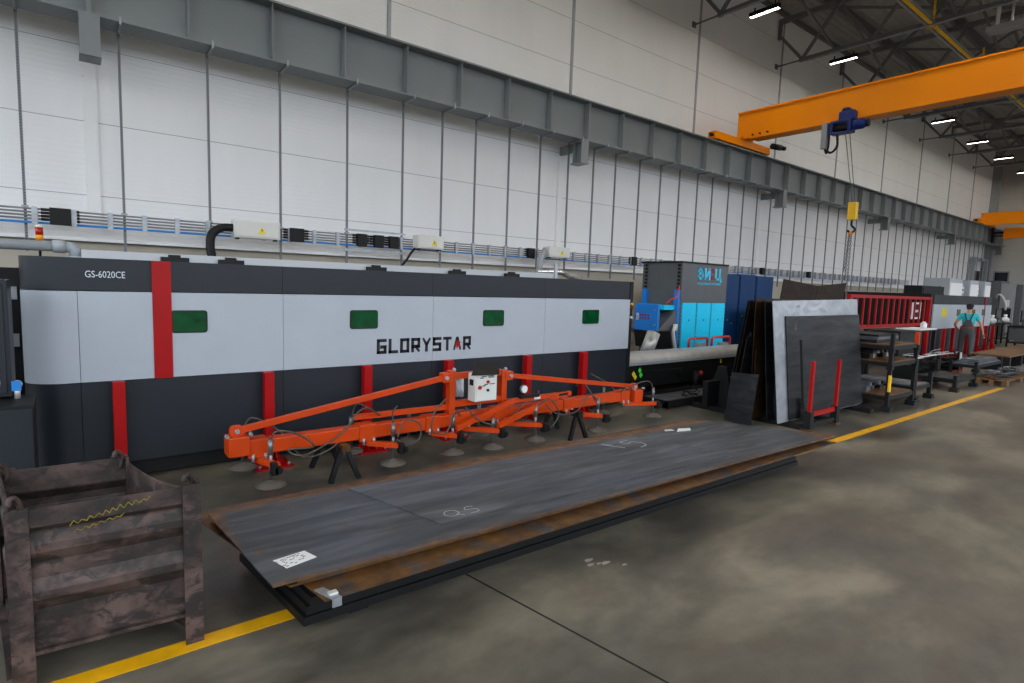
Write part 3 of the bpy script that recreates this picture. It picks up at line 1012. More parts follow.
t = thing('compressed_air_fitting', 'small bright air valve standing on the low blue black cabinet', 'valve', (-0.37, 6.1, 0.985))
MB().cyl((-0.37, 6.1, 0.985), (-0.37, 6.1, 1.08), 0.02, 10).sphere((-0.37, 6.1, 1.1), 0.035, 8).build('body', M['chrome'], t)
MB().cyl((-0.37, 6.1, 1.1), (-0.37, 6.03, 1.1), 0.018, 8).box(-0.4, -0.34, 6.02, 6.03, 1.06, 1.14).build('handle', M['cable_blue'], t)
t = thing('exhaust_pipe', 'grey duct pipe with an elbow lying over the end of the laser cutter', 'pipe', (-0.6, 7.2, 2.16))
MB().tube([(-3, 7.2, 2.27), (-0.1, 7.2, 2.27)], 0.05, 14).build('pipe', M['duct_grey'], t)
MB().tube([(-0.12, 7.2, 2.27), (-0.02, 7.2, 2.27)], 0.062, 14).tube([(-0.03, 7.2, 2.27), (0.03, 7.2, 2.265), (0.058, 7.2, 2.235), (0.06, 7.2, 2.16)], 0.055, 14).tube([(0.06, 7.2, 2.16), (0.06, 7.2, 2.18)], 0.075, 14).build('elbow', M['duct_grey'], t)
t = thing('signal_beacon', 'small red and amber warning beacon on the laser cutter', 'beacon', (-0.225, 7.5, 2.13))
MB().cyl((-0.225, 7.5, 2.13), (-0.225, 7.5, 2.33), 0.012, 8).build('stem', M['black'], t)
MB().cyl((-0.225, 7.5, 2.33), (-0.225, 7.5, 2.385), 0.032, 14).build('lens', M['amber'], t, label='amber lens')
MB().cyl((-0.225, 7.5, 2.385), (-0.225, 7.5, 2.46), 0.032, 14).build('lens', M['red_lens'], t, label='red lens')
MB().lathe((-0.225, 7.5, 2.46), [(0.034, 0), (0.034, 0.012), (0.02, 0.022)], 14).build('cap', M['box_white'], t)
tag(MB().tube(arc([(-2.2, 7.35, 2.06), (-1.3, 7.35, 2.0), (-0.95, 7.25, 2.05), (-0.62, 7.0, 2.08)]), 0.09, 14).build('foil_hose', M['foil']), 'crumpled foil hose lying behind the grey electrical cabinet', 'hose')
tag(MB().tube(arc([(6.9, 8.2, 2.30), (7.4, 8.1, 2.31), (7.8, 8.3, 2.25), (8.3, 8.5, 2.2)]), 0.055, 12).build('foil_hose', M['foil']), 'bright foil hose over the far end of the long laser cutter', 'hose')

# ================================================================== cyan dust extraction unit
DY = 9.5
du = thing('dust_collector', 'tall graphite and cyan dust extraction unit behind the cutting table', 'machine', (14.2, 10.2, 0))
MB().box(13.15, 15.32, DY + 0.02, 10.85, 0.0, 2.78).build('body', M['graphite'], du)
MB().box(13.15, 15.32, DY, DY + 0.02, 2.07, 2.8).build('upper_panel', M['graphite'], du)
MB().box(13.15, 15.32, DY, DY + 0.02, 1.72, 2.06).build('upper_panel', M['graphite'], du)
MB().box(13.12, 15.35, DY - 0.02, 10.9, 2.78, 2.83).build('roof_cap', M['black_steel'], du)
for a, b in ((13.24, 13.86), (13.92, 14.56), (14.62, 15.28)):
    p = MB().box(a, b, DY - 0.015, DY + 0.02, 0.42, 1.70).build('access_panel', M['cyan'], du, bevel=0.006)
    MB().box((a + b) / 2 - 0.02, (a + b) / 2 + 0.02, DY - 0.03, DY - 0.015, 1.2, 1.24).build('latch', M['blue'], p)
MB().box(13.15, 15.32, DY, DY + 0.02, 0.1, 0.40).build('base_panel', M['blue'], du)
for xx in (13.19, 13.89, 14.59, 15.3):
    mb = MB()
    for j in range(12):
        mb.cyl((xx, DY - 0.012, 0.5 + j * 0.1), (xx, DY + 0.01, 0.5 + j * 0.1), 0.012, 6)
    mb.build('bolt_row', M['galv'], du)
# side facing the laser cutter
MB().box(13.05, 13.15, 9.52, 9.66, 0.4, 2.05).build('side_column', M['blue'], du)
MB().box(13.05, 13.15, 10.62, 10.76, 1.62, 2.05).build('side_column', M['blue'], du)
mb = MB()
for j in range(7):
    for yy in (9.58, 10.7):
        mb.cyl((13.08, yy, 2.12 + j * 0.1), (13.16, yy, 2.12 + j * 0.1), 0.032, 8)
mb.build('bolt_row', M['black'], du)
MB().box(12.6, 13.15, 9.62, 10.6, 1.5, 1.62).build('cross_beam', M['cyan'], du)
MB().hexa([(12.7, 9.52, 0.42), (13.15, 9.52, 0.42), (13.15, 9.9, 0.42), (12.7, 9.9, 0.42), (12.3, 9.55, 0.95), (13.15, 9.55, 1.6), (13.15, 10.65, 1.6), (12.3, 10.65, 0.95)]).build('hopper', M['graphite'], du)
bx = MB().box(12.05, 12.16, 9.4, 10.15, 0.95, 1.66).build('control_box', M['blue'], du, bevel=0.012)
MB().box(12.035, 12.05, 9.38, 10.12, 0.97, 1.64).build('door', M['blue'], bx)
mb = MB()
for j in range(4):
    for q in range(2):
        mb.cyl((12.02, 9.93 - 0.09 * j, 1.36 - 0.08 * q), (12.035, 9.93 - 0.09 * j, 1.36 - 0.08 * q), 0.026, 8)
mb.build('push_buttons', M['red'], bx)
MB().cyl((12.02, 10.02, 1.3), (12.035, 10.02, 1.3), 0.04, 8).box(12.02, 12.035, 10.0, 10.06, 1.22, 1.4).build('label_plate', M['box_white'], bx)
for z in (1.5, 1.12):
    MB().cyl((12.02, 9.45, z), (12.04, 9.45, z), 0.022, 8).build('lock', M['galv'], bx)
MB().hexa([(12.1, 9.5, 0.5), (12.9, 9.5, 0.42), (12.9, 10.1, 0.42), (12.1, 10.1, 0.5), (12.05, 9.36, 0.95), (12.6, 9.36, 0.95), (12.6, 10.15, 0.95), (12.05, 10.15, 0.95)]).build('chute', M['black_steel'], du)
MB().tube([(11.55, 9.3, 0.38), (11.82, 9.3, 0.93)], 0.17, 18).build('bright_duct', M['chrome'], du)
MB().tube(arc([(12.4, 9.4, 1.68), (12.6, 9.4, 1.8), (12.85, 9.42, 1.85), (13.05, 9.5, 2.15)]), 0.018, 8).build('hose', M['red_frame'], du)
mb = MB().tube(arc([(12.95, 9.45, 1.1), (12.8, 9.42, 0.95), (12.85, 9.42, 0.7), (12.95, 9.42, 0.4)]), 0.045, 8).cyl((12.9, 9.44, 0.95), (12.9, 9.44, 1.12), 0.06, 10)
mb.build('air_regulator', M['box_white'], du)
stroke_text('ВИ', 13.85, 14.47, 2.35, 2.69, DY, hw=0.115).build('logo_lettering', M['cyan'], du, label='cyan logo letters ВИ')
stroke_text('Ц', 14.69, 14.99, 2.35, 2.69, DY, hw=0.115).box(14.95, 15.02, DY - .006, DY, 2.3, 2.41).build('logo_lettering', M['cyan'], du, label='cyan logo letter Ц')
MB().prism([(14.49, 2.69), (14.58, 2.69), (14.64, 2.63), (14.64, 2.58), (14.6, 2.55), (14.53, 2.55), (14.53, 2.6), (14.49, 2.63)], DY - 0.006, DY).prism([(14.5, 2.36), (14.62, 2.36), (14.59, 2.41), (14.59, 2.45), (14.62, 2.49), (14.53, 2.49), (14.48, 2.44)], DY - 0.006, DY).build('logo_mark', M['red'], du, label='two red shapes between the letters')
text_mb('модульные системы', 1.12, 0.085, 0.004).xf(Matrix.Translation((13.87, DY, 2.19))).build('logo_lettering', M['cyan'], du, label='small cyan line of lettering')

# navy cabinets beyond it
nc = None
for i, (xa, xb, yy, z1) in enumerate(((16.1, 17.15, 10.2, 2.6), (17.2, 18.15, 10.2, 2.62), (18.2, 19.3, 10.2, 2.6))):
    c = thing('tall_cabinet', 'navy blue sheet steel cabinet %s beyond the cyan unit' % ('next to', 'in the middle of three', 'farthest of three')[i] if i else 'navy blue steel cabinet right beside the cyan unit, nearest of three', 'cabinet', ((xa + xb) / 2, yy, 0), 'navy cabinets')
    MB().box(xa, xb, yy, yy + 1.6, 0.0, z1).build('body', M['navy'], c)
    MB().box(xa + 0.03, xb - 0.03, yy - 0.02, yy, 1.62, z1 - 0.05).build('upper_door', M['navy'], c, bevel=0.006)
    d = MB().box(xa + 0.03, xb - 0.03, yy - 0.02, yy, 0.1, 1.58).build('lower_door', M['navy'], c, bevel=0.006)
    mb = MB()
    for q in range(3):
        mb.box(xa + 0.2 + q * 0.25, xa + 0.26 + q * 0.25, yy - 0.03, yy - 0.02, 1.25 - 0.12 * q, 1.29 - 0.12 * q)
    mb.build('hinge', M['galv'], d)

# ================================================================== shuttle table of the long cutter
tb = thing('shuttle_table', 'long black cutting table with a bright steel cover beyond the laser cutter', 'table', (10.6, 8, 0))
MB().box(7.95, 14.5, 6.85, 9.1, 0.2, 0.5).box(7.95, 14.5, 6.85, 7.2, 0.5, 0.7).build('bed_frame', M['black_steel'], tb, bevel=0.01)
mb = MB()
poly = [(6.80, 0.69)] + [(6.80 + 0.13 - 0.13 * math.cos(a), 0.71 + 0.13 * math.sin(a)) for a in [PI / 2 * i / 6 for i in range(7)]] + [(7.2, 0.84), (7.2, 0.69)]
mb.prism(poly, 7.9, 14.5, 'yz')
mb.build('steel_cover', M['chrome'], tb)
MB().box(7.95, 14.5, 6.78, 6.84, 0.64, 0.69).build('chain_guide', M['tray'], tb)
for x in (8.4, 10.6, 12.9):
    for y in (7.1, 8.9):
        MB().cyl((x, y, 0.04), (x, y, 0.22), 0.07, 12).box(x - 0.12, x + 0.12, y - 0.12, y + 0.12, 0, 0.04).build('leg', M['black_steel'], tb)
MB().cyl((9.6, 6.84, 0.45), (9.6, 6.79, 0.45), 0.035, 10).box(9.55, 9.62, 6.8, 6.85, 0.34, 0.42).build('knob', M['black'], tb)
for (x, z, m) in ((8.19, 0.47, 'yellow_mark'), (8.24, 0.41, 'yellow_mark'), (8.36, 0.53, 'green_sticker'), (8.40, 0.44, 'green_sticker')):
    MB().prism([(x - 0.05, z), (x, z - 0.055), (x + 0.05, z), (x, z + 0.055)], 6.843, 6.85).build('sticker', M[m], tb)
MB().box(11.0, 11.05, 6.84, 6.85, 0.52, 0.6).build('sticker', M['yellow_mark'], tb)
for i, (xa, xb) in enumerate(((12.85, 13.68), (13.9, 14.78))):
    r = thing('guard_rail', 'red U-shaped rail before the cyan unit, %s' % ('nearer the laser cutter' if i == 0 else 'farther from the laser cutter'), 'rail', ((xa + xb) / 2, 8.95, 0.5), 'red rails on the cutting table')
    MB().tube([(xa, 8.95, 0.5), (xa, 8.95, 0.74), (xa + 0.06, 8.95, 0.78), (xb - 0.06, 8.95, 0.78), (xb, 8.95, 0.74), (xb, 8.95, 0.5)], 0.035, 10).build('tube', M['red_frame'], r)
    MB().box(xa + 0.1, xa + 0.42, 8.7, 8.85, 0.5, 0.68 - 0.02 * i).build('stop_block', M['machine_grey'], r)
# low tray with scrap between lifter and table
tr = thing('scrap_tray', 'low black steel tray on the floor beside the cutting table', 'tray', (9.2, 6.2, 0))
MB().box(8.0, 10.2, 5.96, 6.65, 0.05, 0.09).build('bottom', M['deck_grey'], tr)
MB().box(8.0, 10.2, 5.93, 5.97, 0.05, 0.15).box(8.0, 10.2, 6.63, 6.67, 0.05, 0.15).box(8.0, 8.04, 5.93, 6.67, 0.05, 0.15).box(10.16, 10.2, 5.93, 6.67, 0.05, 0.15).build('rim', M['black_steel'], tr)
for x, y in ((8.1, 6.0), (10.1, 6.0), (8.1, 6.6), (10.1, 6.6)):
    MB().box(x - 0.04, x + 0.04, y - 0.04, y + 0.04, 0, 0.34 if x > 10 and y < 6.1 else 0.05).build('leg', M['black_steel'], tr)
mb = MB()
for i in range(26):
    a = Vector((9.2 + random.uniform(-.3, .45), 6.3 + random.uniform(-.2, .2), 0.10 + random.uniform(0, .12)))
    mb.bar(a, a + Vector((random.uniform(-.16, .16), random.uniform(-.12, .12), random.uniform(-.02, .05))), 0.03, 0.012)
sc = mb.build('metal_scrap', M['black_steel'])
tag(sc, 'tangled heap of dark metal offcuts lying on the low black tray', 'scrap', kind='stuff')
vb = thing('pedestal', 'short dark pedestal with a red knob under the cutting table', 'pedestal', (10.3, 6.72, 0))
MB().cyl((10.0, 6.75, 0.1), (10.0, 6.75, 0.42), 0.06, 12).box(9.88, 10.12, 6.69, 6.84, 0, 0.1).build('column', M['black_steel'], vb)
MB().sphere((10.12, 6.72, 0.38), 0.05, 8).build('knob', M['red_lens'], vb)
# ================================================================== orange vacuum lifter
VY = 5.6
vl = thing('vacuum_lifter', 'orange vacuum sheet lifter with suction cups resting on black trestles', 'lifter', (3.9, VY, 0))
MB().box(1.30, 6.55, VY - 0.07, VY + 0.07, 0.385, 0.52).build('main_beam', M['orange'], vl, bevel=0.008)
for x, zc in ((1.17, 0.50), (6.72, 0.45)):
    e = MB().box(x - 0.09, x + 0.09, VY - 0.11, VY + 0.09, zc - 0.1, zc + 0.08).build('end_block', M['orange'], vl, bevel=0.008)
    MB().prism(rounded_rect(x - 0.06, x + 0.06, zc + 0.06, zc + 0.17, 0.04), VY - 0.03, VY + 0.03).build('rod_bracket', M['orange'], e)
    mb = MB()
    for s in (-0.1, 0.1):
        mb.cyl((x + s, VY - 0.12, zc + 0.1), (x + s, VY - 0.06, zc + 0.1), 0.016, 8)
    mb.cyl((x, VY - 0.045, zc + 0.12), (x, VY + 0.045, zc + 0.12), 0.022, 10)
    mb.build('bolt', M['galv'], e)
# masts, cross members and tie rods
for x, zt in ((3.47, 1.05), (4.22, 1.01)):
    MB().box(x - 0.04, x + 0.04, VY - 0.045, VY + 0.045, 0.40, zt - 0.02).build('mast', M['orange'], vl, bevel=0.006)
    s = -1 if x < 4 else 1
    pl = MB().box(x - 0.06 + s * 0.07, x + 0.06 + s * 0.07, VY - 0.055, VY + 0.055, zt - 0.15, zt - 0.04).build('hinge_plate', M['orange'], vl, bevel=0.008)
    MB().cyl((x + s * 0.09, VY - 0.075, zt - 0.095), (x + s * 0.09, VY + 0.075, zt - 0.095), 0.022, 10).sphere((x + 0.03, VY - 0.02, zt - 0.01), 0.024, 8).build('bolt', M['galv'], pl)
MB().box(3.5, 4.2, VY - 0.035, VY + 0.035, 0.93, 1.0).build('top_member', M['orange'], vl)
MB().box(3.5, 4.2, VY - 0.035, VY + 0.035, 0.60, 0.67).build('middle_member', M['orange'], vl)
MB().bar((3.40, VY, 0.955), (1.17, VY, 0.62), 0.055, 0.055).build('tie_rod', M['orange'], vl)
MB().bar((4.30, VY, 0.915), (6.74, VY, 0.57), 0.055, 0.055).build('tie_rod', M['orange'], vl)
# control box with open lid
cb = MB().box(3.68, 3.99, 5.40, 5.555, 0.67, 1.0).build('control_box', M['box_white'], vl, bevel=0.006, label='white steel control box')
MB().box(3.692, 3.978, 5.392, 5.40, 0.682, 0.988).build('front_panel', M['box_white'], cb, bevel=0.003)
MB().cyl((3.735, 5.376, 0.84), (3.735, 5.394, 0.84), 0.024, 12).build('button', M['red_lens'], cb)
MB().cyl((3.85, 5.376, 0.90), (3.85, 5.394, 0.90), 0.02, 12).build('button', M['red_lens'], cb)
MB().cyl((3.85, 5.376, 0.80), (3.85, 5.394, 0.80), 0.016, 12).build('button', M['black'], cb)
mb = MB()
for (xa, za, w) in ((3.76, 0.965, 0.07), (3.85, 0.968, 0.08), (3.74, 0.95, 0.05), (3.86, 0.953, 0.08), (3.80, 0.87, 0.05), (3.88, 0.872, 0.07), (3.77, 0.855, 0.05)):
    mb.box(xa, xa + w, 5.389, 5.393, za - 0.005, za + 0.005)
mb.build('print_strip', M['ink'], cb)
MB().box(3.672, 3.681, 5.44, 5.51, 0.86, 0.93).build('vent', M['black'], cb)
MB().hexa([(3.58, 5.33, 1.005), (3.97, 5.33, 0.99), (3.98, 5.36, 0.98), (3.59, 5.36, 0.995), (3.76, 5.52, 1.115), (4.10, 5.52, 1.10), (4.10, 5.55, 1.08), (3.77, 5.55, 1.095)]).build('lid', M['black'], cb)
MB().tube(arc([(3.56, 5.5, 0.93), (3.5, 5.4, 0.85), (3.53, 5.45, 0.75)]), 0.02, 8).cyl((3.58, 5.62, 0.72), (3.58, 5.62, 0.92), 0.07, 14).build('vacuum_pump', M['machine_grey'], vl)
# steering handles
MB().bar((2.34, 5.72, 0.585), (3.47, 5.62, 0.60), 0.05, 0.055).build('upper_bar', M['orange'], vl)
hb = MB().bar((4.22, 5.45, 0.62), (5.25, 5.45, 0.63), 0.05, 0.055).bar((4.25, 5.58, 0.60), (4.25, 5.4, 0.62), 0.05, 0.05).build('handle_bar', M['orange'], vl)
MB().cyl((5.02, 5.45, 0.628), (5.18, 5.45, 0.631), 0.03, 12).build('grip', M['black'], hb)
MB().box(4.60, 4.70, 5.418, 5.424, 0.61, 0.645).build('paper_label', M['paper'], hb)
MB().bar((3.42, 5.38, 0.40), (4.22, 5.42, 0.62), 0.05, 0.06).build('diagonal_arm', M['orange'], vl)
MB().bar((3.95, 5.30, 0.38), (5.0, 5.42, 0.62), 0.05, 0.06).build('diagonal_arm', M['orange'], vl)
g = MB().cyl((4.42, 5.40, 0.76), (4.42, 5.44, 0.76), 0.05, 18).build('pressure_gauge', M['galv'], vl)
MB().cyl((4.42, 5.396, 0.76), (4.42, 5.402, 0.76), 0.043, 18).build('dial', M['paper'], g)
MB().cyl((4.42, 5.42, 0.66), (4.42, 5.42, 0.72), 0.014, 8).box(4.36, 4.66, 5.39, 5.45, 0.645, 0.68).build('valve_block', M['black_steel'], g)
# cross arms with suction cups
fx = [(1.38, 5.35), (2.62, 5.35), (3.38, 5.35), (4.20, 5.78), (4.55, 5.25), (5.62, 5.2), (7.0, 5.42)]
arms = [(1.34, 5.35, 1.45), (2.42, 5.35, 2.72), (3.20, 5.35, 3.45), (3.62, 5.3, 4.0), (4.15, 5.25, 4.62), (5.3, 5.2, 5.66), (6.45, 5.42, 7.03)]
for x, y, xe in arms:
    a = MB().bar((x, VY - 0.05, 0.335), (xe, y - 0.06, 0.325), 0.055, 0.05).build('cross_arm', M['orange'], vl)
    MB().box(x - 0.09, x + 0.09, VY - 0.085, VY + 0.085, 0.36, 0.535).build('beam_clamp', M['orange'], a, bevel=0.006)
    MB().cyl((x - 0.05, VY - 0.09, 0.33), (x - 0.05, VY - 0.09, 0.40), 0.014, 8).cyl((x + 0.06, VY - 0.09, 0.33), (x + 0.06, VY - 0.09, 0.40), 0.014, 8).build('bolt', M['galv'], a)
    MB().box(xe - 0.06, xe - 0.01, y - 0.1, y - 0.02, 0.25, 0.36).cyl((xe, y - 0.1, 0.29), (xe, y - 0.05, 0.29), 0.035, 10).build('clamp_knob', M['black'], a)


def cup(x, y, ztop=0.5):
    c = MB().lathe((x, y, 0.10), [(0.12, 0), (0.135, 0.006), (0.135, 0.02), (0.105, 0.026), (0.10, 0.042), (0.05, 0.046), (0.035, 0.06), (0.02, 0.066)], 22).build('suction_cup', M['cup'], vl)
    MB().cyl((x, y, 0.15), (x, y, ztop), 0.018, 10).cyl((x, y, ztop - 0.1), (x, y, ztop + 0.05), 0.024, 10).build('stem', M['tube_steel'], c)
    return c


for x, y in [(1.42, 5.42), (2.66, 5.42), (3.40, 5.42), (3.92, 5.36), (4.58, 5.36), (5.62, 5.28), (7.0, 5.45)]:
    cup(x, y, 0.5 if x != 3.92 else 0.42)
for x, y in [(1.33, 6.1), (2.45, 6.05), (3.2, 6.1), (4.12, 5.95), (5.03, 6.1), (6.5, 6.0)]:
    cup(x, y, 0.46)
    MB().bar((x, y, 0.37), (x + 0.02, VY, 0.36), 0.05).build('cross_arm', M['orange'], vl)
hoses = [[(1.42, 5.42, .52), (1.47, 5.4, .62), (1.66, 5.4, .57), (1.82, 5.42, .42), (1.6, 5.5, .40), (1.75, 5.45, .34), (2.1, 5.45, .5), (2.35, 5.5, .72), (2.6, 5.62, .6)],
         [(1.33, 6.1, .5), (1.42, 6.05, .62), (1.62, 5.8, .5), (1.72, 5.45, .33), (2.0, 5.5, .34), (2.2, 5.6, .45)],
         [(2.66, 5.42, .52), (2.64, 5.40, .66), (2.67, 5.36, .74)],
         [(2.68, 5.36, .40), (2.76, 5.36, .57), (2.94, 5.36, .52), (2.94, 5.36, .36), (2.80, 5.36, .30), (2.68, 5.38, .38)],
         [(3.3, 5.4, .76), (3.12, 5.36, .62), (3.1, 5.36, .42), (3.28, 5.36, .38), (3.42, 5.4, .6), (3.50, 5.42, .52)],
         [(3.55, 5.4, .62), (3.8, 5.32, .42), (4.15, 5.34, .42), (4.4, 5.4, .58), (4.6, 5.4, .6)],
         [(4.58, 5.36, .52), (4.75, 5.3, .62), (4.92, 5.3, .42), (4.8, 5.3, .26), (4.66, 5.3, .32)],
         [(5.03, 6.0, .5), (4.98, 5.8, .62), (4.85, 5.6, .6), (4.95, 5.4, .4), (5.3, 5.38, .38), (5.5, 5.34, .6), (5.62, 5.28, .52)],
         [(5.5, 5.6, .68), (5.62, 5.6, .76), (5.72, 5.55, .6), (5.9, 5.5, .42), (6.3, 5.6, .42), (6.45, 5.8, .56), (6.2, 6.0, .74)],
         [(6.3, 5.5, .55), (6.7, 5.45, .66), (6.92, 5.45, .64), (7.0, 5.45, .5)],
         [(2.45, 6.05, .5), (2.5, 6.0, .66), (2.62, 5.85, .6)]]
for hp in hoses:
    MB().tube(arc(hp, 8), 0.009, 7).build('vacuum_hose', M['rubber'], vl)


def trestle(x, y, lab):
    t = thing('trestle', lab, 'trestle', (x, y, 0), 'black trestles under the lifter')
    MB().bar((x, y - 0.32, 0.345), (x, y + 0.32, 0.345), 0.08, 0.07).build('top_bar', M['plate_rust'] if x < 3 else M['black_steel'], t)
    for s in (-1, 1):
        for q in (-0.25, 0.25):
            MB().bar((x + s * 0.02, y + q, 0.34), (x + s * 0.15, y + q * 1.15, 0.0), 0.045, 0.045, (0, 1, 0)).build('leg', M['black_steel'], t)


trestle(2.15, 5.75, 'black steel trestle under the lifter, nearer the camera')
trestle(5.35, 5.65, 'black steel trestle under the lifter, farther from the camera')

# ================================================================== steel plates lying on the floor
def plate(name, lab, pts, z0, z1, m, centre, rz, cat='steel plate', group=None):
    mb = MB()
    n = len(pts)
    vs = [(p[0], p[1], z0) for p in pts] + [(p[0], p[1], z1) for p in pts]
    mb.add(vs, [tuple(reversed(range(n))), tuple(range(n, 2 * n))] + [(i, (i + 1) % n, (i + 1) % n + n, i + n) for i in range(n)])
    ang = Matrix.Rotation(-rz, 4, 'Z')
    o = thing('x', lab, cat, (centre[0], centre[1], z0))
    bpy.data.objects.remove(o)
    me = bpy.data.meshes.new(name)
    me.from_pydata([tuple(ang @ (Vector(v) - Vector((centre[0], centre[1], z0)))) for v in mb.v], [], mb.f)
    me.materials.append(m)
    me.update()
    ob = bpy.data.objects.new(name, me)
    COL.objects.link(ob)
    ob.location = (centre[0], centre[1], z0)
    ob.rotation_euler = (0, 0, rz)
    ob['base'] = (centre[0], centre[1], z0)
    return tag(ob, lab, cat, group)


RZ = math.radians(-1.9)
GP = 'steel plates stacked flat on the floor'
plate('steel_plate', 'rusty bottom plate of the flat stack, sticking out towards the aisle', [(1.02, 2.86), (7.02, 2.80), (6.3, 4.25), (0.78, 4.30)], 0.33, 0.342, M['plate_rust'], (3.8, 3.5), RZ, group=GP)
plate('steel_plate', 'brown plate in the flat stack, showing a rust strip along the lifter side', [(0.9, 3.08), (7.0, 2.93), (6.3, 4.40), (0.62, 4.46)], 0.346, 0.358, M['plate_rust'], (3.8, 3.6), RZ, group=GP)
lp = plate('steel_plate', 'large grey plate with a paper label, covering the whole flat stack', [(0.805, 3.05), (7.07, 2.845), (6.33, 4.22), (0.7, 4.26)], 0.388, 0.40, M['plate_lower'], (3.8, 3.55), RZ, group=GP)
up = plate('steel_plate', 'smaller streaked plate with chalk figures, topmost of the flat stack', [(1.95, 3.22), (4.75, 3.08), (5.3, 3.05), (4.9, 4.1), (1.68, 4.2)], 0.401, 0.409, M['plate_upper'], (3.4, 3.6), RZ, group=GP)
plate('steel_plate', 'grey plate just under the labelled one in the flat stack', [(0.94, 3.07), (7.03, 2.9), (6.3, 4.2), (0.8, 4.25)], 0.362, 0.384, M['plate_rust'], (3.8, 3.5), RZ, group=GP)


def on_plate(p, o):
    return [tuple(Vector(q)) for q in p]


def child_world(o, name, mb, m, label=None):
    """attach a part given in world coordinates to a turned plate"""
    bpy.context.view_layer.update()
    inv = o.matrix_world.inverted()
    me = bpy.data.meshes.new(name)
    me.from_pydata([tuple(inv @ Vector(v)) for v in mb.v], [], mb.f)
    me.materials.append(m)
    me.update()
    c = bpy.data.objects.new(name, me)
    COL.objects.link(c)
    c.parent = o
    c['base'] = (0, 0, 0)
    if label:
        c['label'] = label
    return c


pl = child_world(lp, 'paper_label', MB().hexa([(.92, 3.2, .4), (1.105, 3.24, .4), (1.07, 3.36, .4), (.88, 3.335, .4), (.92, 3.2, .4012), (1.105, 3.24, .4012), (1.07, 3.36, .4012), (.88, 3.335, .4012)]), M['paper'], 'white printed paper label')
mb = MB()
for i in range(9):
    for j in range(6):
        if random.random() < 0.55:
            u, v = 0.06 + i * 0.1, 0.1 + j * 0.14
            a = Vector((.90, 3.20, .4013)) + Vector((.175, .04, 0)) * u + Vector((-.036, .125, 0)) * v
            d, e = Vector((.175, .04, 0)) * random.uniform(.05, .1), Vector((-.036, .125, 0)) * 0.06
            mb.add([a, a + d, a + d + e, a + e], [(0, 1, 2, 3)])
child_world(pl if False else lp, 'label_print', mb, M['ink'])


def chalk(lines, z, w=0.008):
    mb = MB()
    for ln in lines:
        P = arc([(p[0], p[1], z) for p in ln], 6) if len(ln) > 2 else [Vector((p[0], p[1], z)) for p in ln]
        for a, b in zip(P, P[1:]):
            d = (b - a).normalized()
            n = Vector((-d.y, d.x, 0)) * w / 2
            mb.add([a - n, b - n, b + n, a + n], [(0, 1, 2, 3)])
    return mb


# chalk: '15' written towards the machine, 'QS' near the lower corner
one = [[(4.35, 4.02), (4.48, 3.80)], [(4.35, 4.02), (4.44, 3.94)]]
five = [[(4.72, 3.98), (4.60, 3.98), (4.62, 3.90), (4.72, 3.92), (4.78, 3.85), (4.76, 3.76), (4.64, 3.73)]]
child_world(up, 'chalk_figures', chalk(one + five, .4095, 0.012), M['chalk'], 'white chalk figures 15')
q = [[(2.10 + .055 * math.cos(a), 3.34 + .05 * math.sin(a)) for a in [2 * PI * i / 10 for i in range(11)]], [(2.12, 3.31), (2.17, 3.27)]]
s = [[(2.30, 3.37), (2.24, 3.38), (2.22, 3.34), (2.29, 3.32), (2.29, 3.27), (2.22, 3.27)]]
child_world(up, 'chalk_figures', chalk(q + s, .4095, 0.005), M['chalk'], 'faint chalk letters QS')
child_world(lp, 'paint_spot', MB().add([(5.55, 3.95, .4006), (5.75, 3.9, .4006), (5.85, 3.98, .4006), (5.7, 4.04, .4006)], [(0, 1, 2, 3)]).add([(5.45, 4.04, .4006), (5.58, 4.0, .4006), (5.6, 4.06, .4006), (5.5, 4.09, .4006)], [(0, 1, 2, 3)]), M['paper'], 'white paint spots')
cl = thing('strapping_clip', 'bright steel strapping clip bent over the rusty plate edge', 'clip', (1.07, 2.93, 0.33))
MB().hexa([(1.05, 2.835, .343), (1.10, 2.835, .343), (1.05, 2.98, .343), (1.0, 2.98, .343), (1.05, 2.835, .35), (1.10, 2.835, .35), (1.05, 2.98, .35), (1.0, 2.98, .35)]).hexa([(1.05, 2.83, .30), (1.10, 2.83, .30), (1.10, 2.84, .30), (1.05, 2.84, .30), (1.05, 2.83, .35), (1.10, 2.83, .35), (1.10, 2.84, .35), (1.05, 2.84, .35)]).build('band', M['galv'], cl)
MB().box(1.045, 1.095, 2.865, 2.905, .349, .362).build('crimp', M['chrome'], cl, bevel=0.004)
# the bundle lies on timbers and lower plates, blackened to stand in for shade
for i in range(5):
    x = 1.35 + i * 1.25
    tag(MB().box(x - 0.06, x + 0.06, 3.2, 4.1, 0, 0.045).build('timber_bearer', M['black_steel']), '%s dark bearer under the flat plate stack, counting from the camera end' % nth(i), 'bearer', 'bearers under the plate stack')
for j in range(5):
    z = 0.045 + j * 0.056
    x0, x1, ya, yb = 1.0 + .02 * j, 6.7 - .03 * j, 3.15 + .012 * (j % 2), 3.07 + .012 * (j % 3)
    plate('steel_plate', '%s plate from the floor inside the flat stack, blackened to imitate shade' % nth(j), [(x0, ya), (x1, yb), (6.15, 4.15), (x0 - .12, 4.18)], z, z + 0.052, M['black_steel'], (3.8, 3.5), RZ, group=GP)
for x, z, m in ((1.75, 0.30, 'cable_blue'), (4.6, 0.33, 'green_sticker'), (4.72, 0.33, 'cable_blue')):
    yy = 3.142 - (x - 1) * 0.0145
    tag(MB().box(x - 0.06, x + 0.06, yy - 0.006, yy - 0.001, z - 0.03, z + 0.02).build('edge_tag', M[m]), {1.75: 'blue tag on the dark edge of the plate stack near the clip', 4.6: 'green tag on the far part of the plate stack edge', 4.72: 'blue tag next to the green one on the stack edge'}[x], 'tag')

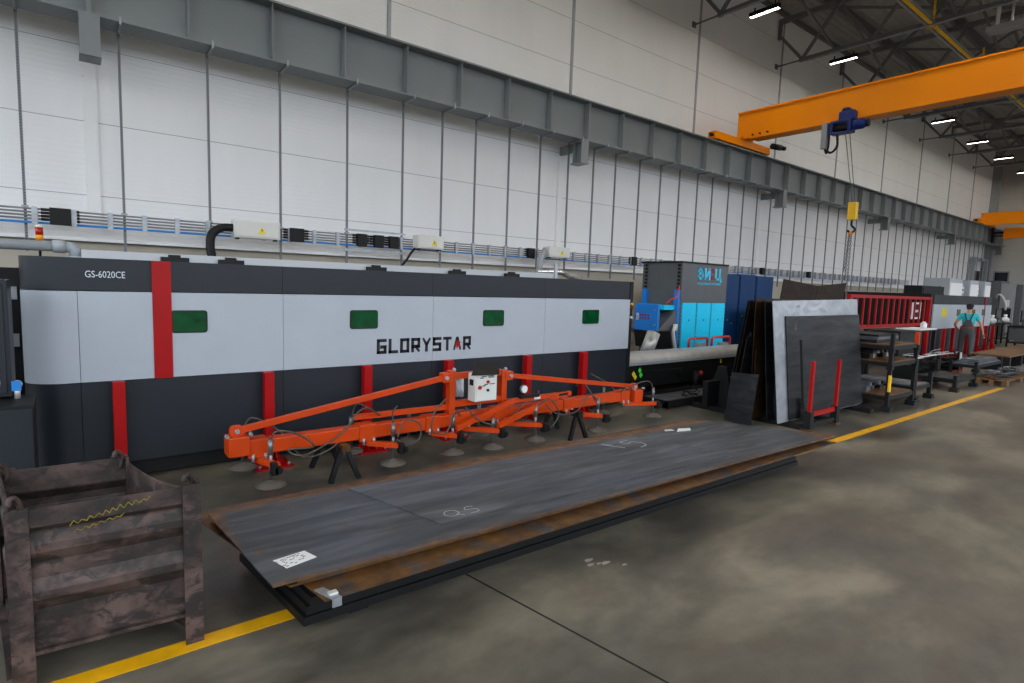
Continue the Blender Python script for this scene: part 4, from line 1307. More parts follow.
# ================================================================== brown steel crate
def lerp(a, b, t):
    return tuple(a[i] + (b[i] - a[i]) * t for i in range(len(a)))


FL, FR, BR, BL = (-0.27, 3.47), (0.515, 3.42), (0.235, 4.19), (-0.36, 4.22)
kc = thing('steel_crate', 'open brown steel crate with chipped paint and corner hooks', 'crate', (0.05, 3.8, 0))
ZB, ZT = 0.16, 0.90


def wall_strip(a, b, prof, m='crate', name='side_panel'):
    """pressed wall: profile of (outward offset, z) swept from a to b"""
    a, b = Vector(a), Vector(b)
    d = (b - a).normalized()
    n = Vector((d.y, -d.x))
    mb = MB()
    k = len(prof)
    vs = []
    for off in (0.0, -0.012):
        for p in (a, b):
            vs += [((p + n * (o + off)).x, (p + n * (o + off)).y, z) for o, z in prof]
    fs = []
    for i in range(k - 1):
        fs.append((i, k + i, k + i + 1, i + 1))
        fs.append((2 * k + i, 2 * k + i + 1, 3 * k + i + 1, 3 * k + i))
    fs += [(k - 1, 2 * k - 1, 4 * k - 1, 3 * k - 1), (0, 2 * k, 3 * k, k)]
    mb.add(vs, fs)
    return mb.build(name, M[m], kc)


prof = [(-0.03, ZB), (-0.03, 0.38), (0.0, 0.44), (0.0, 0.48), (-0.03, 0.54), (-0.03, 0.62), (0.0, 0.68), (0.0, 0.72), (-0.03, 0.77), (-0.03, 0.78), (0.0, 0.81), (0.0, ZT)]
wall_strip(FL, FR, prof)
wall_strip(BR, BL, prof)
wall_strip(BL, FL, prof)
# right side has a lowered rim between the corners
d = MB()
seg = 10
for i in range(seg):
    t0, t1 = i / seg, (i + 1) / seg
    h = lambda t: ZT - 0.06 * math.sin(PI * min(1, max(0, t))) ** 0.6
    p, q = lerp(FR, BR, t0), lerp(FR, BR, t1)
    d.hexa([(p[0], p[1], ZB), (q[0], q[1], ZB), (q[0] - .012, q[1] - .005, ZB), (p[0] - .012, p[1] - .005, ZB), (p[0], p[1], h(t0)), (q[0], q[1], h(t1)), (q[0] - .012, q[1] - .005, h(t1)), (p[0] - .012, p[1] - .005, h(t0))])
d.build('side_panel', M['crate'], kc)
MB().hexa([FL + (ZB,), FR + (ZB,), BR + (ZB,), BL + (ZB,), FL + (ZB + .02,), FR + (ZB + .02,), BR + (ZB + .02,), BL + (ZB + .02,)]).build('floor_plate', M['crate'], kc)
for (px_, py_), sx_, sy_ in ((FL, 1, 1), (FR, -1, 1), (BR, -1, -1), (BL, 1, -1)):
    mb = MB()
    e = 0.014
    mb.box(min(px_ - sx_ * e, px_ + sx_ * .075), max(px_ - sx_ * e, px_ + sx_ * .075), py_ - e if sy_ > 0 else py_, py_ if sy_ > 0 else py_ + e, 0.0, ZT + .01)
    mb.box(px_ - e if sx_ > 0 else px_, px_ if sx_ > 0 else px_ + e, min(py_, py_ + sy_ * .075), max(py_, py_ + sy_ * .075), 0.0, ZT + .01)
    p = mb.build('corner_post', M['crate'], kc)
    cx, cy = px_ + sx_ * .03, py_ + sy_ * .05
    MB().tube(arc([(cx - .0, cy + .02, ZT - .06), (cx + .012, cy + .02, ZT + .0), (cx - .004, cy + .01, ZT + .045), (cx - .022, cy - .005, ZT + .05), (cx - .03, cy - .01, ZT + .02)], 5), 0.013, 8).build('hook_loop', M['crate'], p)
for a, b in ((FL, BL), (FR, BR)):
    a2, b2 = lerp(a, b, 0.05), lerp(a, b, 0.95)
    MB().bar((a2[0], a2[1], 0.10), (b2[0], b2[1], 0.10), 0.07, 0.09).build('skid', M['crate'], kc)
for row, (za, n_, xs0) in enumerate(((0.79, 11, -0.04), (0.752, 7, -0.03))):
    pts = []
    for i in range(2 * n_):
        xx = xs0 + i * 0.016 + random.uniform(-.004, .004)
        zz = za + 0.0035 * i + (random.uniform(.012, .028) if i % 2 else 0) * (1 if row == 0 else .6)
        pts.append((xx, 3.47 - (xx + .27) * 0.0637 - 0.0015, zz))
    mb = MB()
    for p_, q_ in zip(pts, pts[1:]):
        mb.bar(p_, q_, 0.003, 0.004)
    mb.build('paint_scrawl', M['old_yellow'], kc, label='faded yellow paint scrawl')
# ================================================================== rack with upright plates
rk = thing('plate_rack', 'black steel rack with red stake posts holding upright plates', 'rack', (10, 4.6, 0))
for i, x in enumerate((8.74, 9.62)):
    p = MB().box(x - 0.024, x + 0.024, 3.875, 3.925, 0.27, 1.06 - 0.02 * i).build('stake_post', M['red'], rk, bevel=0.005)
    MB().box(x - 0.05, x + 0.05, 3.85, 3.95, 0.03, 0.29).build('socket', M['black_steel'], p)
    MB().box(x - 0.08, x + 0.08, 3.83, 3.98, 0, 0.03).build('foot', M['plate_rust'], p)
MB().box(8.76, 9.6, 3.88, 3.92, 0.21, 0.28).build('stake_crossbar', M['red'], rk)
MB().box(8.78, 9.58, 3.87, 3.93, 0.06, 0.12).build('stake_crossbar', M['black_steel'], rk)
MB().bar((8.80, 4.02, 0.3), (8.76, 4.12, 1.36), 0.035).build('inner_stake', M['black_steel'], rk)
for x in (8.72, 9.7, 11.1):
    MB().box(x - 0.05, x + 0.05, 3.9, 5.9, 0.0, 0.07).build('base_beam', M['black_steel'], rk)
    for s in (-1, 1):
        MB().bar((x, 4.85 + s * 0.05, 1.4), (x, 4.86 + s * 0.42 - (0.1 if s < 0 else 0), 0.05), 0.06).build('inclined_post', M['black_steel'], rk)
MB().box(8.6, 11.3, 5.55, 5.65, 0.07, 0.5).hexa([(8.95, 5.25, 0.0), (9.0, 5.25, 0.0), (9.0, 5.85, 0.0), (8.95, 5.85, 0.0), (8.95, 5.45, 0.75), (9.0, 5.45, 0.75), (9.0, 5.6, 0.75), (8.95, 5.6, 0.75)]).build('end_frame', M['black_steel'], rk)


def leaning(name, lab, x0, x1, yb, yt, zb, zt, m, th=0.012, skew=0.0, group='plates standing in the rack'):
    """plate standing in the rack; bottom edge at (yb, zb), top edge at (yt, zt)"""
    mb = MB()
    mb.hexa([(x0, yb, zb), (x1, yb, zb), (x1, yb + th, zb), (x0, yb + th, zb), (x0 + skew, yt, zt), (x1 + skew, yt, zt), (x1 + skew, yt + th, zt), (x0 + skew, yt + th, zt)])
    return tag(mb.build(name, M[m], bevel=0.002), lab, 'steel plate', group)


fp = thing('steel_plate', 'upright plate wrapped in silver film, standing behind the blue grey front plate', 'steel plate', (9.9, 4.2, 0.08), 'plates standing in the rack')
MB().hexa([(8.42, 4.205, .08), (11.42, 4.205, .08), (11.42, 4.215, .08), (8.42, 4.215, .08), (8.34, 4.39, 1.93), (11.33, 4.39, 1.99), (11.33, 4.40, 1.99), (8.34, 4.40, 1.93)]).build('film', M['film'], fp)
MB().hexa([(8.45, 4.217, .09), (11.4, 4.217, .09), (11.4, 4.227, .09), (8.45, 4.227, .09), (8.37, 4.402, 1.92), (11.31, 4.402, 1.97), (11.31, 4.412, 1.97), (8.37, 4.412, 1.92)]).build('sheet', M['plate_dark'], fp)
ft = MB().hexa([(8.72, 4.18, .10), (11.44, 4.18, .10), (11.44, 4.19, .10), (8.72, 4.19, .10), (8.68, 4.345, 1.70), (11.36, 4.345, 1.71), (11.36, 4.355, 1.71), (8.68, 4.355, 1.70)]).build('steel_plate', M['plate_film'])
tag(ft, 'front upright plate, dark blue grey, behind the red stake posts', 'steel plate', 'plates standing in the rack')
MB  # chalk mark on the front plate
mk = MB()
for a, b in (((8.98, 1.58), (8.94, 1.50)), ((8.94, 1.50), (9.02, 1.50)), ((9.0, 1.6), (9.0, 1.48))):
    ya = lambda z: 4.18 + (z - .1) / 1.6 * .165 - .0015
    mk.bar((a[0], ya(a[1]), a[1]), (b[0], ya(b[1]), b[1]), 0.006, 0.002, (0, 1, 0))
tag(mk.build('chalk_mark', M['tube_steel']), 'small chalk mark on the front upright plate', 'mark')
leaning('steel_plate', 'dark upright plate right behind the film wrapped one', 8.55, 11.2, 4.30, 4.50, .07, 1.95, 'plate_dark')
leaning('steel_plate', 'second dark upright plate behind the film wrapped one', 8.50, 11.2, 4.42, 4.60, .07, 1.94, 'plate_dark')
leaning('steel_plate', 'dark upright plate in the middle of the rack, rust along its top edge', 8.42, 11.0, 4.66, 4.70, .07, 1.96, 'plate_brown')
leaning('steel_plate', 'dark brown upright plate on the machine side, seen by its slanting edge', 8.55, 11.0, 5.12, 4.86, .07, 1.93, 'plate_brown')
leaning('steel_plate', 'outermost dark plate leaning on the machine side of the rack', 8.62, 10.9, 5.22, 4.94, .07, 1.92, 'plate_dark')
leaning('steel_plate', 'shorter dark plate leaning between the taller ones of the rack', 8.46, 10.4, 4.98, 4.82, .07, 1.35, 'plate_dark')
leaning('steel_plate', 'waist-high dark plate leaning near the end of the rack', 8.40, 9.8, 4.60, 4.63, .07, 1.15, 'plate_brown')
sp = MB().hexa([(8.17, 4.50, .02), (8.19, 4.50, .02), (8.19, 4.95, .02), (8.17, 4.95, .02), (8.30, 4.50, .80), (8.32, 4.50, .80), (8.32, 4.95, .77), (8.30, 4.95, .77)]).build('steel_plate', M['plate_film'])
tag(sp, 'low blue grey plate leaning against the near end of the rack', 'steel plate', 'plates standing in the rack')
leaning('steel_plate', 'narrow upright strip of plate leaning low on the front of the rack', 9.0, 9.12, 4.135, 4.155, .07, .42, 'plate_dark')
for i, (xa, xb, za, zb_) in enumerate(((11.0, 12.43, 2.33, 2.23), (12.44, 13.8, 2.23, 2.33))):
    mb = MB().hexa([(xa, 5.85, 0), (xb, 5.85, 0), (xb, 5.862, 0), (xa, 5.862, 0), (xa, 5.60, za), (xb, 5.60, zb_), (xb, 5.612, zb_), (xa, 5.612, za)])
    tag(mb.build('steel_plate', M['plate_brown']), ('rust brown plate with a falling top edge standing behind the rack', 'rust brown plate with a rising top edge standing behind the rack')[i], 'steel plate', 'rusty plates behind the rack')
tag(MB().bar((11.1, 6.0, 0), (11.1, 5.87, 1.9), 0.06).bar((13.6, 6.0, 0), (13.6, 5.87, 1.9), 0.06).bar((11.1, 6.0, .05), (13.6, 6.0, .05), 0.06).build('plate_stand', M['black_steel']), 'dark stand propping the rust brown plates', 'stand')


# ================================================================== stacking pallets with corner posts
def rack(lab, x0, x1, y0, y1, decks, ztops, post_m='black_steel', stripe=None, w=0.07):
    r = thing('stacking_rack', lab, 'rack', ((x0 + x1) / 2, (y0 + y1) / 2, 0), 'stacking racks along the aisle')
    for i, (x, y) in enumerate(((x0, y0), (x1, y0), (x1, y1), (x0, y1))):
        p = MB().box(x - w / 2, x + w / 2, y - w / 2, y + w / 2, 0.03, ztops[i]).build('corner_post', M[post_m], r)
        MB().prism([(x - 0.1, 0), (x + 0.1, 0), (x + 0.06, 0.09), (x - 0.06, 0.09)], y - 0.08, y + 0.08).build('foot', M['black_steel'], p)
        for z, m in decks[1:]:
            MB().box(x - w * .75, x + w * .75, y - w * .75, y + w * .75, z - 0.14, z - 0.04).build('socket', M['black_steel'], p)
        if stripe and i == 0:
            MB().box(x - w / 2 - .002, x + w / 2 + .002, y - w / 2 - .003, y, 0.36, 0.66).build('yellow_band', M['gas_yellow'], p)
        if stripe and i == 1:
            MB().box(x - w / 2 - .003, x + w / 2 + .003, y - w / 2 - .003, y + w / 2 + .003, 1.12, ztops[i] + .003).build('orange_band', M['orange'], p)
    for z, m in decks:
        d = MB().box(x0, x1, y0, y1, z - 0.02, z).build('deck', M[m], r)
        MB().box(x0, x1, y0 - .02, y0 + .02, z - 0.09, z - .02).box(x0, x1, y1 - .02, y1 + .02, z - 0.09, z - .02).box(x0 - .02, x0 + .02, y0, y1, z - 0.09, z - .02).box(x1 - .02, x1 + .02, y0, y1, z - 0.09, z - .02).build('deck_frame', M['black_steel'], d)
    return r


rack('tall stacking rack with three rusty decks and a yellow band, next to the upright plates', 11.52, 12.75, 3.82, 5.0, [(0.29, 'deck_rust'), (0.90, 'deck_rust'), (1.20, 'deck_rust')], (1.40, 1.40, 1.40, 1.40), stripe=True, w=0.06)
rack('low stacking rack with a pale grey deck, right behind the tall one', 13.1, 14.0, 3.9, 5.1, [(0.32, 'deck_grey')], (0.55, 0.54, 0.55, 0.55))
rack('low stacking rack with a dark deck, third along the yellow line', 15.45, 16.9, 3.84, 4.6, [(0.28, 'plate_dark')], (0.36, 0.32, 0.55, 0.4))
rack('low stacking rack with pale boards at the far end of the yellow line', 18.0, 20.3, 4.08, 4.6, [(0.42, 'deck_grey')], (0.5, 0.5, 0.48, 0.48))
# goods in the tall rack
for i, (z, h, m) in enumerate(((1.2, 0.06, 'plate_dark'), (1.262, 0.05, 'deck_grey'), (1.314, 0.04, 'plate_dark'))):
    tag(MB().box(11.6 + .03 * i, 12.66 - .02 * i, 4.1, 4.95, z, z + h).build('sheet_bundle', M[m]), '%s flat bundle of sheets lying on the top deck of the tall rack' % ('lowest', 'middle', 'topmost')[i], 'sheets', 'bundles on the tall rack')
for i in range(5):
    x = 11.62 + i * 0.21
    for z, nm in ((0.90, 'middle'), (0.29, 'lowest')):
        if z == 0.29 and i > 3:
            continue
        mb = MB().box(x, x + 0.16, 4.2 + .04 * (i % 3), 4.9, z, z + 0.10 + 0.02 * (i % 2)).box(x + .03, x + .12, 4.16, 4.7, z + .10, z + 0.17 - .02 * (i % 2))
        tag(mb.build('metal_part', M[('plate_brown', 'machine_grey', 'plate_rust')[i % 3] if z > .5 else ('deck_grey', 'plate_dark')[i % 2]]), '%s stepped metal part on the %s deck of the tall rack' % (nth(i), nm), 'metal part', 'cut parts in the tall rack')
t = thing('white_machine_frame', 'pale steel frame with valves behind the tall rack', 'frame', (13.4, 5.7, 0))
for x in (13.05, 13.35, 13.75):
    MB().box(x - .05, x + .05, 5.6, 5.7, 0, 1.05).build('upright', M['machine_grey'], t)
for z in (0.35, 0.7, 1.0):
    MB().box(12.9, 13.9, 5.58, 5.66, z, z + .05).build('crossbar', M['machine_grey'], t)
for i in range(6):
    MB().sphere((12.95 + .15 * i, 5.56, 0.55 + .1 * (i % 3)), 0.045, 8).build('valve', M['chrome'], t)

# bench, offcuts and pallets along the aisle
t = thing('work_bench', 'dark bench with a pale top in front of the second laser cutter', 'bench', (17.3, 5.3, 0))
MB().box(16.3, 19.0, 5.25, 6.1, 1.17, 1.20).build('top', M['black_steel'], t)
MB().box(17.6, 18.9, 5.23, 5.8, 1.20, 1.23).build('board', M['paper'], t)
MB().box(16.4, 18.2, 5.35, 6.0, 0.55, 1.15).build('drawer_block', M['black'], t)
for x in (16.35, 18.95):
    for y in (5.3, 6.05):
        MB().box(x - .04, x + .04, y - .04, y + .04, 0, 1.17).build('leg', M['black_steel'], t)
t = thing('white_jug', 'small white canister standing on the pale board of the dark bench', 'canister', (18.55, 5.45, 1.23))
MB().lathe((18.55, 5.45, 1.23), [(0.07, 0), (0.08, 0.02), (0.08, 0.12), (0.04, 0.16), (0.03, 0.18)], 12).build('body', M['paper'], t)
MB().tube(arc([(18.49, 5.42, 1.37), (18.44, 5.42, 1.34), (18.47, 5.42, 1.29)], 4), 0.012, 6).build('handle', M['paper'], t)
bn = thing('offcut_bin', 'low dark bin frame full of cut sheet strips beside the aisle', 'bin', (17.6, 4.6, 0))
MB().box(15.7, 19.2, 4.65, 5.2, 0.08, 0.14).box(15.7, 19.2, 5.16, 5.2, 0.14, 0.45).box(15.7, 15.74, 4.65, 5.2, 0.14, 0.45).box(19.16, 19.2, 4.65, 5.2, 0.14, 0.45).build('tub', M['black_steel'], bn)
MB().box(15.7, 19.2, 4.63, 4.67, 0.10, 0.16).build('front_rail', M['orange'], bn)
for x in (15.8, 17.4, 19.1):
    MB().box(x - .04, x + .04, 4.67, 4.75, 0, 0.62).build('leg', M['black_steel'], bn)
MB().cyl((18.75, 4.6, 0), (18.75, 4.6, 0.64), 0.022, 8).build('pole', M['chrome'], bn)
MB().cyl((16.1, 4.8, 0.62), (19.3, 4.8, 0.6), 0.018, 8).build('rod', M['chrome'], bn)
mb = MB()
for i in range(90):
    a = Vector((random.uniform(15.8, 19.0), random.uniform(4.7, 5.14), random.uniform(0.15, 0.62)))
    d = Vector((random.uniform(-.6, .6), random.uniform(-.12, .12), random.uniform(-.04, .05)))
    b = a + d
    b.x = min(19.12, max(15.76, b.x)); b.y = min(5.15, max(4.69, b.y)); b.z = max(.15, b.z)
    if (b - a).length > .05:
        mb.bar(a, b, random.uniform(.03, .12), 0.008)
tag(mb.build('sheet_offcuts', M['black_steel']), 'heap of dark sheet offcuts and skeleton strips lying in the low bin', 'offcuts', kind='stuff')
mb = MB()
for i in range(26):
    a = Vector((random.uniform(15.9, 18.6), random.uniform(4.72, 5.1), random.uniform(0.6, 0.68)))
    b_ = a + Vector((random.uniform(.2, .5), random.uniform(-.1, .1), random.uniform(-.03, .03)))
    b_.y = min(5.12, max(4.7, b_.y))
    mb.bar(a, b_, random.uniform(.015, .05), 0.008)
tag(mb.build('bright_strips', M['chrome']), 'loose bright metal strips lying on the dark offcuts in the bin', 'strips', kind='stuff')
pa = thing('pallet', 'wooden pallet at the end of the yellow line, loaded with bright scrap', 'pallet', (19.2, 3.7, 0))
for x in (17.85, 19.2, 20.6):
    for y in (3.45, 3.7, 3.95):
        MB().box(x - .1, x + .1, y - .05, y + .05, 0, 0.1).build('block', M['wood'], pa)
for y in (3.45, 3.58, 3.7, 3.82, 3.95):
    MB().box(17.75, 20.7, y - .05, y + .05, 0.1, 0.125).build('board', M['wood'], pa)
mb = MB()
for i in range(70):
    a = Vector((random.uniform(17.9, 20.5), random.uniform(3.48, 3.9), random.uniform(0.14, 0.3)))
    b = a + Vector((random.uniform(-.5, .5), random.uniform(-.1, .1), random.uniform(-.03, .06)))
    b.z = max(.14, b.z)
    if (b - a).length > .05:
        mb.bar(a, b, random.uniform(.04, .2), 0.01)
tag(mb.build('bright_scrap', M['deck_grey']), 'pile of bright cut sheet scrap lying on the wooden pallet', 'scrap', kind='stuff')
for i in range(3):
    mb = MB().box(18.1 + .1 * i, 20.2 - .1 * i, 4.12, 4.57 - .04 * i, 0.421 + .035 * i, 0.45 + .035 * i)
    tag(mb.build('pale_board', M['deck_grey']), '%s pale sheet lying on the low rack at the far end of the aisle' % ('lowest', 'middle', 'topmost')[i], 'sheet', 'pale sheets on the far low rack')
pf = thing('timber_platform', 'long brown timber platform far down the aisle', 'platform', (24, 4.6, 0))
for j in range(6):
    MB().box(21.4, 27.0, 4.1 + .16 * j, 4.24 + .16 * j, 0.42, 0.46).build('board', M['wood'], pf)
for x in (21.6, 23, 25, 26.7):
    MB().box(x - .08, x + .08, 4.12, 5.0, 0, 0.42).build('bearer', M['black_steel'], pf)

# ================================================================== second laser cutter and its red guard
l2 = thing('laser_cutter', 'second grey and white laser cutter far along the wall behind the man', 'machine', (26.6, 8, 0))
x0, x1 = 23.05, 30.05
MB().box(x0 + .05, x1, LY + .08, 9.4, 0.03, 2.15).build('body', M['black_steel'], l2)
sg = [x0, 24.9, 26.7, 28.4, x1]
for nm, z0, z1, yy, m in (('top_panel', 1.86, 2.18, LY, 'dark_panel'), ('white_panel', 1.01, 1.85, LY - .02, 'white_panel'), ('lower_panel', 0.2, 1.0, LY, 'dark_panel')):
    for a, b in zip(sg, sg[1:]):
        MB().box(a + .004, b - .004, yy, LY + .1, z0, z1).build(nm, M[m], l2)
MB().box(x0 - .25, x0, LY + .02, 9.4, 0.2, 2.2).build('end_frame', M['black_steel'], l2)
MB().box(29.02, 29.14, LY - .03, LY - .0005, 1.0, 2.18).build('red_stripe', M['red'], l2)
for a in (25.56, 27.4, 28.74):
    w = MB().box(a, a + .4, LY - .03, LY - .02, 1.44, 1.68).build('window', M['olive_reflect'], l2)
MB().prism(rounded_rect(23.9, 24.38, 1.42, 1.72, .06), LY - .03, LY - .02).build('sticker', M['yellow_mark'], l2, label='yellow green sticker')
for i, x in enumerate((24.0, 25.0, 26.7, 28.1, 29.2, 30.2)):
    dup(post0, (x, 6.4, 0), '%s red steel post before the second laser cutter, counting from the camera end' % nth(i), 'red posts before the second laser cutter')
bp = thing('blue_post', 'blue steel post at the far end of the second laser cutter', 'post', (30.35, 6.75, 0))
MB().box(30.2, 30.5, 6.65, 6.85, 0.02, 1.7).build('column', M['navy'], bp)
MB().box(30.1, 30.6, 6.55, 6.95, 0, 0.02).build('base_plate', M['navy'], bp)

gd = thing('red_guard_fence', 'red barred guard along the black shuttle table of the second cutter', 'guard fence', (19.7, 6.6, 0))
MB().box(16.5, 22.85, 6.56, 6.64, 2.0, 2.09).build('top_rail', M['red'], gd)
MB().box(16.5, 22.85, 6.56, 6.64, 1.15, 1.23).build('bottom_rail', M['red'], gd)
nb = 15
for i in range(nb):
    x = 16.6 + i * (6.2 / (nb - 1))
    MB().box(x - .026, x + .026, 6.58, 6.62, 1.23, 2.0).build('bar', M['red'], gd)
for x in (16.55, 22.8):
    MB().box(x - .06, x + .06, 6.55, 6.65, 0, 2.09).build('end_post', M['red'], gd)
MB().box(21.45, 22.25, 6.66, 6.68, 1.36, 1.9).build('notice_board', M['paper'], gd)
MB().box(21.6, 22.1, 6.655, 6.66, 1.66, 1.84).box(21.6, 22.1, 6.655, 6.66, 1.42, 1.58).build('notice_print', M['black'], gd)
st2 = thing('shuttle_table', 'black shuttle table of the second laser cutter behind the red guard', 'table', (19.6, 8, 0))
MB().box(16.4, 22.7, 6.75, 9.1, 0.3, 0.95).build('bed_frame', M['black_steel'], st2)
MB().box(16.4, 22.7, 6.9, 9.0, 0.95, 1.02).build('slat_bed', M['deck_grey'], st2)
MB().box(16.6, 22.6, 9.1, 9.3, 0.3, 1.7).build('back_screen', M['black'], st2)
for x in (16.7, 19.5, 22.4):
    MB().box(x - .08, x + .08, 6.8, 6.96, 0, 0.3).build('leg', M['black_steel'], st2)
t = thing('control_cabinet', 'black cabinet on top of the second laser cutter', 'cabinet', (26.5, 7.9, 2.155))
MB().box(25.3, 27.8, 7.6, 8.2, 2.155, 2.52).build('body', M['black'], t)
MB().box(25.4, 26.4, 7.58, 7.6, 2.2, 2.45).build('door', M['black_steel'], t)
MB().tube(arc([(27.8, 7.9, 2.3), (28.1, 7.9, 2.45), (28.4, 7.9, 2.5), (28.8, 7.9, 2.2)]), 0.05, 8).build('hose', M['black'], t)
for i, (xa, xb) in enumerate(((31.8, 33.7), (34.9, 36.3), (37.4, 38.5))):
    c = thing('white_cabinet', 'tall white cabinet beyond the second laser cutter, %s' % ('widest and nearest of three', 'middle of three', 'narrowest and farthest of three')[i], 'cabinet', ((xa + xb) / 2, 8.9, 0), 'white cabinets by the second cutter')
    MB().box(xa, xb, 8.5, 9.5, 0.0, 3.0).build('body', M['white_panel'], c, bevel=.02)
    MB().box(xa + .08, xb - .08, 8.48, 8.5, 0.2, 2.8).build('door', M['wall_strip'], c)
    MB().box(xb - .2, xb - .15, 8.46, 8.48, 1.4, 1.6).build('handle', M['black'], c)
for i, (xa, xb) in enumerate(((33.8, 34.8), (36.4, 37.3))):
    c = thing('chiller_unit', 'grey blue chiller box %s white cabinets' % ('between the first and second' if i == 0 else 'between the second and third'), 'chiller', ((xa + xb) / 2, 9, 0), 'chillers between the white cabinets')
    MB().box(xa, xb, 8.7, 9.5, 0.0, 2.75).build('body', M['machine_grey'], c)
    MB().box(xa + .1, xb - .1, 8.68, 8.7, 2.35, 2.65).build('display_panel', M['paper'], c)
    MB().box(xa + .2, xb - .2, 8.67, 8.68, 2.45, 2.56).build('display', M['navy'], c)

# ================================================================== machines and benches near the end wall
t = thing('machining_centre', 'tall grey machining centre by the end wall beside the white cabinets', 'machine', (46, 9.4, 0))
MB().box(45, 47, 9.45, 10.2, 0.1, 3.25).build('column', M['graphite'], t)
MB().box(45, 47.4, 8.75, 9.43, 0.1, 3.1).build('enclosure', M['machine_grey'], t)
MB().box(44.98, 45, 8.85, 9.3, 0.9, 1.6).build('window', M['monitor'], t)
MB().box(44.98, 45, 8.95, 9.15, 1.7, 2.1).build('notice', M['paper'], t)
MB().box(45.2, 47, 8.45, 8.73, 0.1, 3.05).build('side_cabinet', M['graphite'], t)
tag(MB().tube(arc([(44.98, 9.6, 2.2), (44.8, 9.5, 2.4), (44.75, 9.3, 2.35), (44.8, 9.1, 1.9), (44.98, 9.1, 1.5)]), 0.05, 10).build('white_hose', M['box_white']), 'pale bent hose rising before the tall grey machining centre', 'hose')
DK = ('nearest in the aisle row', 'middle of the aisle row', 'farthest in the aisle row', 'nearest in the wall row', 'farthest in the wall row')
for i, (x, y) in enumerate(((34.0, 6.2), (36.8, 6.0), (40.0, 6.0), (33.6, 7.5), (36.4, 7.6))):
    d = thing('work_desk', 'dark work desk with drawers beyond the second cutter, %s' % DK[i], 'desk', (x, y, 0), 'desks at the far end')
    MB().box(x - .8, x + .8, y - .4, y + .4, 0.9, 0.95).build('top', M['black_steel'], d)
    for sx in (-.75, .75):
        for sy in (-.35, .35):
            MB().box(x + sx - .03, x + sx + .03, y + sy - .03, y + sy + .03, 0, .9).build('leg', M['black_steel'], d)
    MB().box(x - .7, x - .2, y - .35, y + .35, 0.3, .88).build('drawer_unit', M['graphite'], d)
    MB().box(x - .75, x + .75, y - .35, y + .35, .18, .22).build('shelf', M['black_steel'], d)
    m_ = thing('monitor', 'dark computer monitor on the far desk that is %s' % DK[i], 'monitor', (x, y, .95), 'monitors at the far end')
    MB().box(x - .45, x + .45, y, y + .04, 1.12, 1.65).build('casing', M['black'], m_)
    MB().box(x - .42, x + .42, y - .006, y, 1.15, 1.62).build('screen', M['monitor'], m_)
    MB().box(x - .03, x + .03, y + .01, y + .03, .96, 1.12).box(x - .15, x + .15, y - .08, y + .1, .95, .96).build('stand', M['black'], m_)
    if i != 1:
        b = thing('white_bag', 'white sack lying on the far desk that is %s' % DK[i], 'sack', (x + .3, y - .2, .95), 'white sacks on the far desks')
        MB().sphere((x + .3, y - .2, 1.1), .22, 12, (1.5, .8, .7)).build('sack', M['paper'], b)
        MB().tube([(x + .3, y - .2, 1.22), (x + .34, y - .2, 1.36)], [.05, .08], 8).build('neck', M['paper'], b)
for i in range(6):
    x, y = 33.6 + i * 1.15, 5.2 + .25 * (i % 2)
    c = thing('parts_crate', '%s small crate standing before the far desks' % nth(i), 'crate', (x, y, 0), 'small crates at the far end')
    z1 = .35 + .15 * (i % 3)
    mb = MB().box(x - .3, x + .3, y - .2, y + .2, 0, .03).box(x - .3, x + .3, y - .2, y - .18, 0, z1).box(x - .3, x + .3, y + .18, y + .2, 0, z1).box(x - .3, x - .28, y - .2, y + .2, 0, z1).box(x + .28, x + .3, y - .2, y + .2, 0, z1)
    mb.build('box', M[('wood', 'black_steel', 'navy')[i % 3]], c)
    MB().box(x - .31, x + .31, y - .21, y + .21, z1, z1 + .02).build('lid', M[('wood', 'machine_grey', 'black_steel')[i % 3]], c)
t = thing('gate_frame', 'grey steel portal frame against the wall near the corner', 'frame', (58, 13.75, 0))
MB().box(56.4, 56.7, 13.6, 13.9, 0, 5.2).build('post', M['duct_grey'], t)
MB().box(59.9, 60.1, 13.6, 13.9, 0, 5.2).build('post', M['duct_grey'], t)
MB().box(56.4, 60.1, 13.6, 13.9, 5.2, 5.4).build('beam', M['duct_grey'], t)
struct('door_1', MB().box(57.6, 59.4, YW - .06, YW - .001, 0.0, 4.4), 'black_steel')


# ================================================================== the man
def skin_mesh(name, verts, edges, radii, m, parent, sub=1, root=0):
    me = bpy.data.meshes.new(name)
    me.from_pydata([tuple(v) for v in verts], edges, [])
    me.materials.append(m)
    o = bpy.data.objects.new(name, me)
    COL.objects.link(o)
    a = o.modifiers.new('skin', 'SKIN')
    for i, r in enumerate(radii):
        r = r if isinstance(r, tuple) else (r, r)
        me.skin_vertices[0].data[i].radius = r
        me.skin_vertices[0].data[i].use_root = (i == root)
    a.use_smooth_shade = True
    b = o.modifiers.new('smooth', 'SUBSURF')
    b.levels = sub
    b.render_levels = sub
    if parent is not None:
        o.parent = parent
    return o


class Sk:
    def __init__(s):
        s.v, s.e, s.r = [], [], []

    def p(s, co, r, link=None):
        s.v.append(Vector(co))
        s.r.append(r)
        if link is not None:
            s.e.append((link, len(s.v) - 1))
        return len(s.v) - 1

    def path(s, start, pts):
        k = start
        for co, r in pts:
            k = s.p(co, r, k)
        return k


